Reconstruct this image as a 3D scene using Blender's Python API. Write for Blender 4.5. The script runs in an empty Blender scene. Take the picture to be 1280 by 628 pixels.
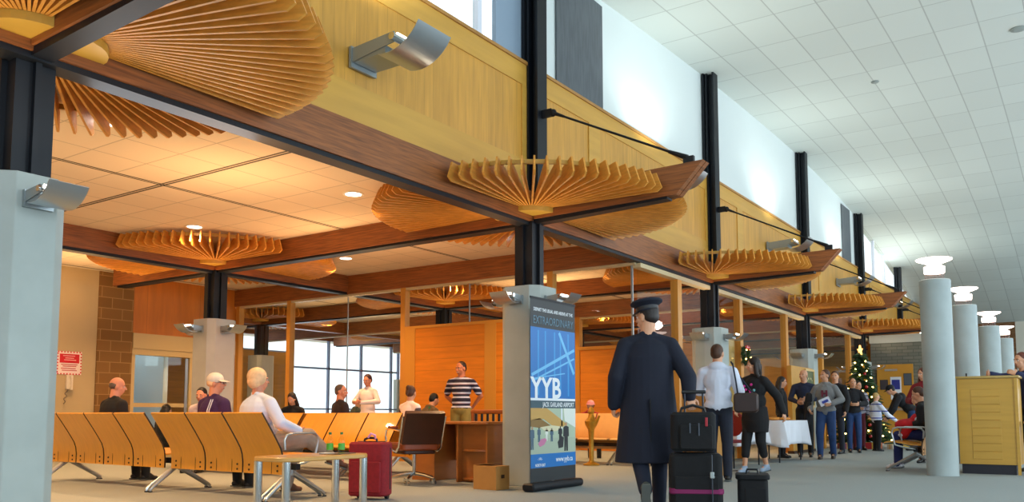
import bpy, math, random
import numpy as np
from mathutils import Vector, Matrix
R = math.radians
PI = math.pi
C = bpy.context.scene.collection
SC = bpy.context.scene

# ------------------------------------------------------------------ camera
YAW, PITCH, FPX = 0.6031, 0.0861, 1056.2
cam_d = bpy.data.cameras.new('camera')
cam = bpy.data.objects.new('camera', cam_d); C.objects.link(cam)
cam.location = (0, 0, 0.85)
cam.rotation_euler = (PI/2 + PITCH, 0, YAW)
cam_d.sensor_width = 36; cam_d.lens = 36*FPX/1280
cam_d.shift_y = (427.6 - 314)/1280
cam_d.clip_start = 0.05; cam_d.clip_end = 400
SC.camera = cam

# ------------------------------------------------------------------ view + world
SC.view_settings.view_transform = 'Standard'
try: SC.view_settings.look = 'None'
except Exception: pass
SC.view_settings.gamma = 1; SC.view_settings.use_curve_mapping = False
SC.view_settings.exposure = 0.27
w = bpy.data.worlds.new('sky'); SC.world = w; w.use_nodes = True
w.node_tree.nodes['Background'].inputs[0].default_value = (0.80, 0.90, 1.0, 1)
w.node_tree.nodes['Background'].inputs[1].default_value = 1.6
SC.cycles.max_bounces = 7; SC.cycles.diffuse_bounces = 4; SC.cycles.glossy_bounces = 3
SC.cycles.transparent_max_bounces = 12; SC.cycles.caustics_reflective = False; SC.cycles.caustics_refractive = False
SC.cycles.sample_clamp_indirect = 6

# ------------------------------------------------------------------ lights
def light(name, kind, loc, energy, color=(1,1,1), size=0.3, size_y=None, rot=(0,0,0), spot=None, blend=0.6, spread=None):
    d = bpy.data.lights.new(name, kind); d.energy = energy; d.color = color
    if kind == 'AREA':
        d.size = size
        if size_y: d.shape = 'RECTANGLE'; d.size_y = size_y
        else: d.shape = 'DISK'
        if spread: d.spread = spread
    elif kind == 'SPOT':
        d.spot_size = spot; d.spot_blend = blend; d.shadow_soft_size = size
    else: d.shadow_soft_size = size
    o = bpy.data.objects.new(name, d); C.objects.link(o); o.location = loc; o.rotation_euler = rot
    return o
WARM = (1.0, 0.59, 0.265); COOL = (0.74, 0.90, 1.0); HALL = (0.93, 1.0, 0.94)
# daylight through the tall glazing down the right side of the hall (behind the wall openings)
for i, y in enumerate((1.0, 9.0, 17.0, 25.0, 33.0)):
    light('window_daylight', 'AREA', (6.3, y, 3.0), 270, COOL, 6.0, 3.6, (0, R(90), 0))
light('window_daylight', 'AREA', (0.6, -4.8, 3.2), 55, COOL, 9.0, 4.0, (R(90), 0, 0))
light('vestibule_daylight', 'AREA', (-16.3, 8.6, 3.3), 30, COOL, 1.2, 2.5)
# daylight through the clerestory and the far lounge windows
light('clerestory_daylight', 'AREA', (-6.05, 4.0, 6.2), 90, (0.85, 0.93, 1.0), 8.0, 1.5, (0, R(-90), 0))
light('clerestory_daylight', 'AREA', (-6.05, 31.5, 5.95), 80, (0.85, 0.93, 1.0), 8.0, 0.9, (0, R(-90), 0))
light('lounge_window_daylight', 'AREA', (-21.7, 19.0, 2.2), 170, (0.9, 0.93, 1.0), 8.0, 2.2, (0, R(-90), 0))

# ------------------------------------------------------------------ materials
_m = {}
def srgb(h):
    if isinstance(h, str):
        h = h.lstrip('#'); c = [int(h[i:i+2], 16)/255 for i in (0, 2, 4)]
    else: c = h
    return tuple(((x/12.92) if x <= 0.04045 else ((x+0.055)/1.055)**2.4) for x in c)
def mat(name, col, rough=0.6, metal=0.0, var=0.0, scale=8.0, stretch=(1,1,1), bump=0.0, emit=None, estr=1.0, spec=0.5, coat=0.0):
    if name in _m: return _m[name]
    m = bpy.data.materials.new(name); m.use_nodes = True
    nt = m.node_tree; b = nt.nodes['Principled BSDF']
    c = srgb(col)
    b.inputs['Base Color'].default_value = (*c, 1); b.inputs['Roughness'].default_value = rough
    b.inputs['Metallic'].default_value = metal; b.inputs['Specular IOR Level'].default_value = spec
    if coat: b.inputs['Coat Weight'].default_value = coat
    if emit is not None:
        b.inputs['Emission Color'].default_value = (*srgb(emit), 1); b.inputs['Emission Strength'].default_value = estr
    if var or bump:
        tc = nt.nodes.new('ShaderNodeTexCoord'); mp = nt.nodes.new('ShaderNodeMapping'); mp.inputs['Scale'].default_value = stretch
        nz = nt.nodes.new('ShaderNodeTexNoise'); nz.inputs['Scale'].default_value = scale; nz.inputs['Detail'].default_value = 4
        nt.links.new(tc.outputs['Object'], mp.inputs[0]); nt.links.new(mp.outputs[0], nz.inputs[0])
        if var:
            rp = nt.nodes.new('ShaderNodeMapRange'); rp.inputs[1].default_value = .3; rp.inputs[2].default_value = .7
            rp.inputs[3].default_value = 1-var; rp.inputs[4].default_value = 1+var
            mx = nt.nodes.new('ShaderNodeVectorMath'); mx.operation = 'SCALE'; mx.inputs[0].default_value = c
            nt.links.new(nz.outputs[0], rp.inputs[0]); nt.links.new(rp.outputs[0], mx.inputs['Scale'])
            nt.links.new(mx.outputs[0], b.inputs['Base Color'])
        if bump:
            bp = nt.nodes.new('ShaderNodeBump'); bp.inputs['Strength'].default_value = bump; bp.inputs['Distance'].default_value = .01
            nt.links.new(nz.outputs[0], bp.inputs['Height']); nt.links.new(bp.outputs[0], b.inputs['Normal'])
    _m[name] = m; return m
def boards(name, col, axis, width, groove=0.05, var=0.12, rough=0.45, gcol=0.55, grain=(1,1,1), off=0.0):
    """wood with straight grooves every `width` metres along a world axis and a slight tone per board"""
    if name in _m: return _m[name]
    m = bpy.data.materials.new(name); m.use_nodes = True; nt = m.node_tree; N = nt.nodes.new; L = nt.links.new
    b = nt.nodes['Principled BSDF']; b.inputs['Roughness'].default_value = rough
    g = N('ShaderNodeNewGeometry'); s = N('ShaderNodeSeparateXYZ'); L(g.outputs['Position'], s.inputs[0])
    d = N('ShaderNodeMath'); d.operation = 'MULTIPLY_ADD'; d.inputs[1].default_value = 1/width; d.inputs[2].default_value = 100+off
    L(s.outputs[axis], d.inputs[0])
    fl = N('ShaderNodeMath'); fl.operation = 'FLOOR'; L(d.outputs[0], fl.inputs[0])
    fr = N('ShaderNodeMath'); fr.operation = 'FRACT'; L(d.outputs[0], fr.inputs[0])
    wn = N('ShaderNodeTexWhiteNoise'); wn.noise_dimensions = '1D'; L(fl.outputs[0], wn.inputs['W'])
    lt = N('ShaderNodeMath'); lt.operation = 'LESS_THAN'; lt.inputs[1].default_value = groove; L(fr.outputs[0], lt.inputs[0])
    mp = N('ShaderNodeMapping'); mp.inputs['Scale'].default_value = grain; L(g.outputs['Position'], mp.inputs[0])
    nz = N('ShaderNodeTexNoise'); nz.inputs['Scale'].default_value = 3; nz.inputs['Detail'].default_value = 5; L(mp.outputs[0], nz.inputs[0])
    r1 = N('ShaderNodeMapRange'); r1.inputs[3].default_value = 1-var; r1.inputs[4].default_value = 1+var; L(wn.outputs[0], r1.inputs[0])
    r2 = N('ShaderNodeMapRange'); r2.inputs[1].default_value = .3; r2.inputs[2].default_value = .7; r2.inputs[3].default_value = .88; r2.inputs[4].default_value = 1.1; L(nz.outputs[0], r2.inputs[0])
    r3 = N('ShaderNodeMapRange'); r3.inputs[3].default_value = 1; r3.inputs[4].default_value = gcol; L(lt.outputs[0], r3.inputs[0])
    a = N('ShaderNodeMath'); a.operation = 'MULTIPLY'; L(r1.outputs[0], a.inputs[0]); L(r2.outputs[0], a.inputs[1])
    a2 = N('ShaderNodeMath'); a2.operation = 'MULTIPLY'; L(a.outputs[0], a2.inputs[0]); L(r3.outputs[0], a2.inputs[1])
    sc = N('ShaderNodeVectorMath'); sc.operation = 'SCALE'; sc.inputs[0].default_value = srgb(col); L(a2.outputs[0], sc.inputs['Scale'])
    L(sc.outputs[0], b.inputs['Base Color']); _m[name] = m; return m
def tiles(name, col, ax, ay, w_, h_, gap=0.012, gcol=0.72, var=0.03, rough=0.85, ox=0.0, oy=0.0, wide=None, spec=.3):
    """square ceiling tiles; wide=(periodx, offx, periody, offy, w) adds broad dark double joints"""
    if name in _m: return _m[name]
    m = bpy.data.materials.new(name); m.use_nodes = True; nt = m.node_tree; N = nt.nodes.new; L = nt.links.new
    b = nt.nodes['Principled BSDF']; b.inputs['Roughness'].default_value = rough; b.inputs['Specular IOR Level'].default_value = spec
    g = N('ShaderNodeNewGeometry'); s = N('ShaderNodeSeparateXYZ'); L(g.outputs['Position'], s.inputs[0])
    def M(op, a, bb=None, c=None):
        n = N('ShaderNodeMath'); n.operation = op
        for i, v in enumerate((a, bb, c)):
            if v is None: continue
            if isinstance(v, (int, float)): n.inputs[i].default_value = v
            else: L(v, n.inputs[i])
        return n.outputs[0]
    x = M('MULTIPLY_ADD', s.outputs[ax], 1/w_, 100-ox/w_); y = M('MULTIPLY_ADD', s.outputs[ay], 1/h_, 100-oy/h_)
    fx = M('FRACT', x); fy = M('FRACT', y)
    line = M('MAXIMUM', M('LESS_THAN', fx, gap/w_), M('LESS_THAN', fy, gap/h_))
    wn = N('ShaderNodeTexWhiteNoise'); wn.noise_dimensions = '2D'
    cb = N('ShaderNodeCombineXYZ'); L(M('FLOOR', x), cb.inputs[0]); L(M('FLOOR', y), cb.inputs[1]); L(cb.outputs[0], wn.inputs['Vector'])
    r1 = N('ShaderNodeMapRange'); r1.inputs[3].default_value = 1-var; r1.inputs[4].default_value = 1+var; L(wn.outputs['Value'], r1.inputs[0])
    f = M('MULTIPLY', r1.outputs[0], M('MULTIPLY_ADD', line, gcol-1, 1))
    if wide:
        px, qx, py, qy, ww = wide
        for src, p_, q_ in ((s.outputs[ax], px, qx), (s.outputs[ay], py, qy)):
            fr = M('MULTIPLY', M('FRACT', M('MULTIPLY_ADD', src, 1/p_, 50-q_/p_+.5)), p_)   # metres, joint at p/2
            dd = M('ABSOLUTE', M('SUBTRACT', fr, p_/2))
            on = M('MULTIPLY', M('LESS_THAN', dd, ww), M('GREATER_THAN', dd, ww*.25))
            f = M('MULTIPLY', f, M('MULTIPLY_ADD', on, -.88, 1))
    sc = N('ShaderNodeVectorMath'); sc.operation = 'SCALE'; sc.inputs[0].default_value = srgb(col); L(f, sc.inputs['Scale'])
    L(sc.outputs[0], b.inputs['Base Color']); _m[name] = m; return m
def brick(name, c1, c2, mortar, scale=1.0, bw=.4, bh=.2, rough=.9, axis='x'):
    if name in _m: return _m[name]
    m = bpy.data.materials.new(name); m.use_nodes = True; nt = m.node_tree; N = nt.nodes.new; L = nt.links.new
    b = nt.nodes['Principled BSDF']; b.inputs['Roughness'].default_value = rough
    g = N('ShaderNodeNewGeometry'); s = N('ShaderNodeSeparateXYZ'); L(g.outputs['Position'], s.inputs[0])
    ad = N('ShaderNodeMath'); ad.operation = 'ADD'; L(s.outputs[0], ad.inputs[0]); L(s.outputs[1], ad.inputs[1])
    cb = N('ShaderNodeCombineXYZ'); L(ad.outputs[0], cb.inputs[0]); L(s.outputs[2], cb.inputs[1])
    t = N('ShaderNodeTexBrick'); L(cb.outputs[0], t.inputs['Vector']); t.inputs['Scale'].default_value = 1
    t.inputs['Brick Width'].default_value = bw; t.inputs['Row Height'].default_value = bh; t.inputs['Mortar Size'].default_value = .008
    t.inputs['Color1'].default_value = (*srgb(c1), 1); t.inputs['Color2'].default_value = (*srgb(c2), 1); t.inputs['Mortar'].default_value = (*srgb(mortar), 1)
    L(t.outputs[0], b.inputs['Base Color']); _m[name] = m; return m
def glass(name, tint=(1,1,1), refl=1.0, k=None):
    if name in _m: return _m[name]
    m = bpy.data.materials.new(name); m.use_nodes = True; nt = m.node_tree; N = nt.nodes.new; L = nt.links.new
    nt.nodes.remove(nt.nodes['Principled BSDF']); out = nt.nodes['Material Output']
    tr = N('ShaderNodeBsdfTransparent'); tr.inputs[0].default_value = (*tint, 1)
    gl = N('ShaderNodeBsdfGlossy'); gl.inputs['Roughness'].default_value = .02
    fr = N('ShaderNodeLayerWeight'); fr.inputs[0].default_value = .5
    pw = N('ShaderNodeMath'); pw.operation = 'POWER'; pw.inputs[1].default_value = 4; L(fr.outputs['Facing'], pw.inputs[0])
    mu = N('ShaderNodeMath'); mu.operation = 'MULTIPLY_ADD'; mu.inputs[1].default_value = .3*refl; mu.inputs[2].default_value = .02; L(pw.outputs[0], mu.inputs[0])
    mx = N('ShaderNodeMixShader'); L(mu.outputs[0], mx.inputs[0]); L(tr.outputs[0], mx.inputs[1]); L(gl.outputs[0], mx.inputs[2])
    L(mx.outputs[0], out.inputs[0]); _m[name] = m; return m
def emis(name, col, s):
    if name in _m: return _m[name]
    m = bpy.data.materials.new(name); m.use_nodes = True; nt = m.node_tree
    nt.nodes.remove(nt.nodes['Principled BSDF']); e = nt.nodes.new('ShaderNodeEmission')
    e.inputs[0].default_value = (*srgb(col), 1); e.inputs[1].default_value = s
    nt.links.new(e.outputs[0], nt.nodes['Material Output'].inputs[0]); _m[name] = m; return m

# ------------------------------------------------------------------ mesh builder
class MB:
    def __init__(s): s.v = []; s.f = []; s.mi = []; s.cur = 0; s.T = None
    def add(s, vs, fs):
        n = len(s.v)
        if s.T is not None: vs = [tuple(s.T @ Vector(v)) for v in vs]
        s.v += [tuple(v) for v in vs]; s.f += [[i+n for i in f] for f in fs]; s.mi += [s.cur]*len(fs)
        return s
    def box(s, c, d, rz=0, M=None):
        x, y, z = d[0]/2, d[1]/2, d[2]/2
        vs = [Vector((i*x, j*y, k*z)) for i in (-1, 1) for j in (-1, 1) for k in (-1, 1)]
        if M is None: M = Matrix.Rotation(rz, 3, 'Z')
        vs = [M @ v + Vector(c) for v in vs]
        return s.add(vs, [(0,1,3,2),(4,6,7,5),(0,4,5,1),(2,3,7,6),(0,2,6,4),(1,5,7,3)])
    def bb(s, x0, x1, y0, y1, z0, z1):
        return s.box(((x0+x1)/2, (y0+y1)/2, (z0+z1)/2), (abs(x1-x0), abs(y1-y0), abs(z1-z0)))
    def rbox(s, c, d, r=.02, rz=0, seg=3, axis='z'):
        """box with rounded edges around one axis, small chamfer at its ends"""
        a, b_, h = {'z': (d[0], d[1], d[2]), 'x': (d[1], d[2], d[0]), 'y': (d[2], d[0], d[1])}[axis]
        r = min(r, a/2*.98, b_/2*.98)
        def ring(ins, z):
            o = []
            for (sx, sy, a0) in ((1,1,0),(-1,1,90),(-1,-1,180),(1,-1,270)):
                for k in range(seg+1):
                    t = R(a0+90*k/seg); rr = max(r-ins, .0005)
                    o.append((sx*(a/2-r)+rr*math.cos(t), sy*(b_/2-r)+rr*math.sin(t), z))
            return o
        ch = min(r*.4, h*.2)
        rings = [ring(ch, -h/2), ring(0, -h/2+ch), ring(0, h/2-ch), ring(ch, h/2)]
        perm = {'z': lambda p: p, 'x': lambda p: (p[2], p[0], p[1]), 'y': lambda p: (p[1], p[2], p[0])}[axis]
        M = Matrix.Rotation(rz, 3, 'Z'); vs = [M @ Vector(perm(p)) + Vector(c) for q in rings for p in q]
        n = len(rings[0]); fs = []
        for i in range(3):
            for j in range(n): fs.append((i*n+j, i*n+(j+1)%n, (i+1)*n+(j+1)%n, (i+1)*n+j))
        fs.append(tuple(range(n-1, -1, -1))); fs.append(tuple(3*n+j for j in range(n)))
        return s.add(vs, fs)
    def tube(s, pts, r, seg=10, cap=True, closed=False, flat=None):
        pts = [Vector(p) for p in pts]; n = len(pts)
        rs = r if isinstance(r, (list, tuple)) else [r]*n
        up = None; vs = []
        for i, p in enumerate(pts):
            if closed: t = (pts[(i+1) % n]-pts[i-1])
            else: t = pts[min(i+1, n-1)]-pts[max(i-1, 0)]
            t.normalize()
            if up is None:
                up = Vector((0,0,1)) if abs(t.z) < .9 else Vector((1,0,0))
            a = t.cross(up); a.normalize(); b = a.cross(t); b.normalize(); up = b
            for j in range(seg):
                th = 2*PI*j/seg; ca, cb = math.cos(th)*rs[i], math.sin(th)*rs[i]*(flat or 1)
                vs.append(p + a*ca + b*cb)
        fs = []
        for i in range(n if closed else n-1):
            for j in range(seg):
                k = (i+1) % n; fs.append((i*seg+j, i*seg+(j+1)%seg, k*seg+(j+1)%seg, k*seg+j))
        if cap and not closed:
            fs.append(tuple(range(seg-1, -1, -1))); fs.append(tuple((n-1)*seg+j for j in range(seg)))
        return s.add(vs, fs)
    def cyl(s, p0, p1, r0, r1=None, seg=16): return s.tube([p0, p1], [r0, r0 if r1 is None else r1], seg)
    def lathe(s, prof, c=(0,0,0), seg=24, M=None):
        vs = []; n = len(prof)
        for (r, z) in prof:
            for j in range(seg):
                t = 2*PI*j/seg; v = Vector((r*math.cos(t), r*math.sin(t), z))
                if M is not None: v = M @ v
                vs.append(v + Vector(c))
        fs = [(i*seg+j, i*seg+(j+1)%seg, (i+1)*seg+(j+1)%seg, (i+1)*seg+j) for i in range(n-1) for j in range(seg)]
        fs.append(tuple(range(seg-1, -1, -1))); fs.append(tuple((n-1)*seg+j for j in range(seg)))
        return s.add(vs, fs)
    def ell(s, c, r, seg=16, rings=10, M=None):
        vs = []; fs = []
        for i in range(rings+1):
            ph = PI*i/rings
            for j in range(seg):
                t = 2*PI*j/seg; v = Vector((r[0]*math.sin(ph)*math.cos(t), r[1]*math.sin(ph)*math.sin(t), r[2]*math.cos(ph)))
                if M is not None: v = M @ v
                vs.append(v + Vector(c))
        for i in range(rings):
            for j in range(seg): fs.append(((i+1)*seg+j, (i+1)*seg+(j+1)%seg, i*seg+(j+1)%seg, i*seg+j))
        return s.add(vs, fs)
    def prism(s, poly, o, u, v, n, d):
        """poly in the (u,v) plane from origin o, extruded along n from -d/2 to d/2"""
        o, u, v, n = Vector(o), Vector(u), Vector(v), Vector(n); k = len(poly)
        vs = [o+u*a+v*b-n*d/2 for a, b in poly] + [o+u*a+v*b+n*d/2 for a, b in poly]
        fs = [tuple(range(k-1, -1, -1)), tuple(range(k, 2*k))] + [(i, (i+1)%k, k+(i+1)%k, k+i) for i in range(k)]
        return s.add(vs, fs)
    def sheet(s, prof, o, u, v, n, w, t):
        """curved sheet: profile polyline in (u,v) with thickness t, extruded w along n"""
        pr = [Vector((a, b)) for a, b in prof]; k = len(pr); nn = []
        for i in range(k):
            d = pr[min(i+1, k-1)]-pr[max(i-1, 0)]; d.normalize(); nn.append(Vector((-d.y, d.x)))
        poly = [tuple(p+q*t/2) for p, q in zip(pr, nn)]; po2 = [tuple(p-q*t/2) for p, q in zip(pr, nn)]
        o, u, v, n = Vector(o), Vector(u), Vector(v), Vector(n)
        vs = []
        for sgn in (-1, 1):
            for L_ in (poly, po2):
                vs += [o+u*a+v*b+n*(w/2*sgn) for a, b in L_]
        fs = []
        for i in range(k-1):
            A, B, D, E = i, k+i, 2*k+i, 3*k+i
            fs += [(A, A+1, D+1, D), (B, E, E+1, B+1), (A, B, B+1, A+1), (D, D+1, E+1, E)]
        fs += [(0, 2*k, 3*k, k), (k-1, 2*k-1, 4*k-1, 3*k-1)]
        return s.add(vs, fs)
    def build(s, name, m, parent=None, smooth=False, bevel=0, loc=None, rz=None):
        me = bpy.data.meshes.new(name); me.from_pydata(s.v, [], s.f)
        for x in (m if isinstance(m, (list, tuple)) else [m]): me.materials.append(x)
        if any(s.mi): me.polygons.foreach_set('material_index', s.mi)
        me.validate(); 
        import bmesh
        bm = bmesh.new(); bm.from_mesh(me); bmesh.ops.recalc_face_normals(bm, faces=bm.faces); bm.to_mesh(me); bm.free()
        o = bpy.data.objects.new(name, me); C.objects.link(o)
        if parent is not None: o.parent = parent
        if loc is not None: o.location = loc
        if rz is not None: o.rotation_euler.z = rz
        if smooth:
            me.shade_smooth(); me.set_sharp_from_angle(angle=R(38))
        if bevel:
            b = o.modifiers.new('bevel', 'BEVEL'); b.width = bevel; b.segments = 2; b.limit_method = 'ANGLE'
        return o
def thing(name, label, cat, loc=(0,0,0), rz=0, group=None):
    o = bpy.data.objects.new(name, None); C.objects.link(o); o.location = loc; o.rotation_euler = (0,0,rz)
    o.empty_display_size = .1
    return tag(o, label, cat, group)
def tag(o, label, cat, group=None, kind=None):
    o['label'] = label; o['category'] = cat
    if group: o['group'] = group
    if kind: o['kind'] = kind
    return o
def struct(o): o['kind'] = 'structure'; return o
def copy_tree(o, loc=None, rz=None, label=None, parent=None):
    c = o.copy(); C.objects.link(c)
    if parent is not None: c.parent = parent
    if loc is not None: c.location = loc
    if rz is not None: c.rotation_euler = (0,0,rz)
    if label: c['label'] = label
    for ch in list(o.children): copy_tree(ch, parent=c)
    return c
def text(s, size, M, parent, name, m, align='LEFT', ext=.001, off=0.0, sx=1.0, fit=None):
    cu = bpy.data.curves.new(name, 'FONT'); cu.body = s; cu.size = size; cu.align_x = align; cu.extrude = ext; cu.offset = off
    cu.resolution_u = 3
    t = bpy.data.objects.new(name, cu); C.objects.link(t)
    bpy.context.view_layer.update()
    dg = bpy.context.evaluated_depsgraph_get(); me = bpy.data.meshes.new_from_object(t.evaluated_get(dg))
    bpy.data.objects.remove(t); bpy.data.curves.remove(cu)
    if fit:
        xs = [v.co.x for v in me.vertices]; sx = fit/(max(xs)-min(xs))
    me.transform(Matrix.Diagonal((sx, 1, 1, 1)))
    me.transform(M)
    me.materials.clear(); me.materials.append(m)
    o = bpy.data.objects.new(name, me); C.objects.link(o)
    if parent is not None: o.parent = parent
    return o
def frame(o, u, v):
    """matrix whose x axis is u, y axis is v, at o"""
    u, v = Vector(u).normalized(), Vector(v).normalized(); n = u.cross(v)
    M = Matrix((( u.x, v.x, n.x, o[0]), (u.y, v.y, n.y, o[1]), (u.z, v.z, n.z, o[2]), (0,0,0,1))); return M

# palette
CONC = mat('board_marked_concrete', '#a9b2ae', .85, var=.10, scale=2.2, bump=.15)
CONCW = mat('smooth_concrete', '#b3b4ae', .8, var=.07, scale=2.5, bump=.1)
GLULAM = mat('glulam_timber', '#8a4a1e', .5, var=.30, scale=5, stretch=(1,1,8))
GLULAMX = mat('glulam_timber_cross', '#8a4a1e', .5, var=.30, scale=5, stretch=(1.2,1.2,9))
SLAT = mat('fir_slat', '#d29038', .5, var=.15, scale=4, stretch=(2,2,9))
MAPLE = mat('maple_trim', '#cda040', .42, var=.08, scale=3)
BLACK = mat('black_steel', '#0b1018', .5, metal=.1, spec=.4)
STEEL = mat('painted_grey_steel', '#9aa3a6', .35, metal=.6)
CHROME = mat('chrome', '#d9dde0', .12, metal=1.0)
ALU = mat('cast_aluminium', '#b5bbc0', .3, metal=.9)
WHITE = mat('white_plaster', '#d6dedd', .9, var=.01, scale=1)
GLASS = glass('clear_glass', (.96,.98,.97))

# ================================================================== STRUCTURE
Xc, X2, X3, Y0, S = -5.75, -12.03, -18.3, 8.73, 6.02
HB, HF, LC = 3.24, 5.28, 3.56
YP = Y0 + S/2                       # line of the glazed partition
def ceil_z(y):
    k = (y-Y0)/S - 1.75
    return 7.28 - (.13 if k < 0 else .222)*k*k
# floor
FLOOR = mat('grey_carpet', '#99a09f', .95, var=.06, scale=60, bump=.2, spec=.2)
struct(MB().bb(-24, 6.6, -5.6, 42, -.1, 0).build('floor', FLOOR))
# hall ceiling, vaulted lengthwise
b = MB(); ys = [-5.6+i*(46.6/80) for i in range(81)]
vs = []
for y in ys:
    z = ceil_z(y); vs += [(-5.95, y, z), (6.6, y, z), (-5.95, y, z+.15), (6.6, y, z+.15)]
fs = []
for i in range(80):
    a = i*4; fs += [(a, a+4, a+5, a+1), (a+2, a+3, a+7, a+6), (a, a+2, a+6, a+4), (a+1, a+5, a+7, a+3)]
fs += [(0,1,3,2), (320,322,323,321)]
b.add(vs, fs)
struct(b.build('ceiling', tiles('hall_ceiling_tile', '#c9d0cb', 0, 1, .65, 1.17, .02, .70, .035, ox=-4.53, oy=.0)))
# lounge ceiling
struct(MB().bb(-24, Xc-.02, -5.6, 42, LC, LC+.12).build('ceiling_lounge',
    tiles('lounge_ceiling_tile', '#dccab2', 0, 1, .61, .602, .016, .66, .02, ox=-8.96, oy=5.72, wide=(6.27, -8.96, 6.02, 5.72, .04))))
# fascia wall along the hall
PANEL = boards('maple_vertical_boards', '#c8923c', 1, .145, .035, .07, .4, .72, (6,6,.6))
RAIL = mat('maple_rail', '#c99840', .42, var=.07, scale=3, stretch=(1,.3,4))
struct(MB().bb(Xc-.12, Xc+.02, -5.6, 41, 3.6, HF).build('wall_fascia', PANEL))
b = MB(); b.bb(Xc+.02, Xc+.034, -5.6, 41, 3.6, 4.02); b.bb(Xc+.02, Xc+.034, -5.6, 41, 4.98, HF-.03)
for k in range(-2, 6):
    for off in (-.05, 3.0-1.35, ):
        y = Y0+k*S+off; b.bb(Xc+.02, Xc+.036, y-.16, y+.16, 4.02, 4.98)
struct(b.build('trim_1', RAIL))
struct(MB().bb(Xc-.14, Xc+.055, -5.6, 41, HF-.03, HF+.01).build('trim_2', mat('cap_rail', '#a9793a', .5, var=.1)))
# white wall above with clerestory openings
win = [(-4.5, 8.32), (27.35, 37.6)]
ztop = 7.5
b = MB()
def upper(y0, y1, z0, z1f):
    n = max(1, int((y1-y0)/1.0)); 
    for i in range(n):
        a, c = y0+(y1-y0)*i/n, y0+(y1-y0)*(i+1)/n
        b.prism([(a, z0), (c, z0), (c, z1f(c)), (a, z1f(a))], (-5.835, 0, 0), (0,1,0), (0,0,1), (1,0,0), .1)
upper(8.62, 27.2, HF, lambda y: ceil_z(y)+.05)
upper(-5.6, -4.5, HF, lambda y: ceil_z(y)+.05)
upper(-4.5, 8.32, 6.75, lambda y: max(ceil_z(y)+.05, 6.8))
struct(b.build('wall_upper', WHITE))
# louvre panels (dark grey) set in the white wall
GREYP = mat('dark_fabric_panel', '#5b6064', .8, var=.15, scale=3, stretch=(1,8,1))
for i, (a, c, z) in enumerate(((9.42, 10.72, 6.9), (25.1, 26.1, 6.92))):
    o = MB().bb(-5.775, -5.755, a, c, HF+.03, z).build('acoustic_panel', GREYP)
    tag(o, ['tall dark grey panel on white wall beside the nearest full steel column', 'narrow dark grey panel high on the far white wall'][i], 'wall panel')
# clerestory windows : frame, mullions, sliding panes
FRAMEW = mat('white_window_frame', '#dfe3ee', .5); FRAMEL = mat('lilac_mullion', '#8d92c4', .5)
def clerestory(n, y0, y1, mulls, zt):
    t = bpy.data.objects.new('window_%d' % n, None); C.objects.link(t); struct(t)
    b = MB(); b.bb(-5.88, -5.80, y0, y1, HF, HF+.05)
    for (y, w_) in mulls: b.bb(-5.88, -5.80, y-w_/2, y+w_/2, HF, zt(y)-.02)
    b.build('window_frame', FRAMEW, t)
    b = MB(); k = 8
    for i in range(k):
        a, c = y0+(y1-y0)*i/k, y0+(y1-y0)*(i+1)/k
        b.prism([(a, HF), (c, HF), (c, zt(c)), (a, zt(a))], (-5.85, 0, 0), (0,1,0), (0,0,1), (1,0,0), .006)
    b.build('window_pane', GLASS, t)
clerestory(1, -4.5, 8.32, [(y, .08) for y in (-1.5, .8, 3.0, 4.6, 5.25, 6.35, 7.75)], lambda y: 6.75)
clerestory(2, 27.35, 37.6, [(y, .12) for y in (29.6, 31.2, 34.4)], lambda y: ceil_z(y))
# narrow side jamb near the column, grey-blue
struct(MB().bb(-5.84, -5.78, 8.05, 8.62, HF, 7.0).build('trim_3', mat('bluegrey_jamb', '#8a9db0', .6)))
# louvred building seen outside the clerestory
o = MB()
for i in range(14): o.box((-7.6, 6.7, 5.2+i*.16), (.05, 2.0, .12), M=Matrix.Rotation(R(25), 3, 'Y'))
tag(o.build('louvre_screen', mat('pale_louvre', '#c9d6da', .6)), 'pale grey horizontal louvres outside the high window', 'louvre')

# main glulam lines ------------------------------------------------
def beam(n, x0, x1, y0, y1, z0, z1, m=GLULAM, strip=True):
    struct(MB().bb(x0, x1, y0, y1, z0, z1).build('trim_%d' % n, m))
BM_Y = mat('glulam_along', '#8a4f22', .5, var=.38, scale=9, stretch=(.5,.35,7))
BM_X = mat('glulam_across', '#8a4f22', .5, var=.38, scale=9, stretch=(.35,.5,7))
n = 10
for x in (Xc, X2):
    y1 = 41 if x == Xc else 35
    beam(n, x-.11, x+.11, -4, y1, HB, 3.62, BM_Y); n += 1
    beam(n, x-.085, x+.085, -4, y1, HB-.045, HB, BLACK); n += 1
beam(n, X3-.11, X3+.11, YP, 35, HB, 3.6, BM_Y); n += 1
for k in range(-1, 6):
    y = Y0+k*S
    a = -14.96 if k <= 0 else -21.8
    b = MB(); b.prism([(a, 3.24), (a, 3.55), (a+.3, 3.62), (Xc, 3.62), (Xc, HB), (a+.3, HB)] if k <= 0 else [(a, 3.24), (a, 3.6), (Xc, 3.6), (Xc, HB)], (0, y, 0), (1,0,0), (0,0,1), (0,1,0), .22)
    struct(b.build('trim_%d' % n, BM_X)); n += 1
    struct(MB().bb(a+.1, Xc, y-.085, y+.085, HB-.035, HB).build('trim_%d' % n, BLACK)); n += 1
for k in (0, 1, 2, 3):
    y = YP + k*S
    beam(n, -21.8 if k else -15.4, Xc, y-.08, y+.08, 3.2, 3.58, BM_X); n += 1
    struct(MB().bb(-21.8 if k else -15.4, Xc, y-.05, y+.05, 3.16, 3.2).build('trim_%d' % n, mat('pale_glazing_bead', '#c9b58c', .5))); n += 1
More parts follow.
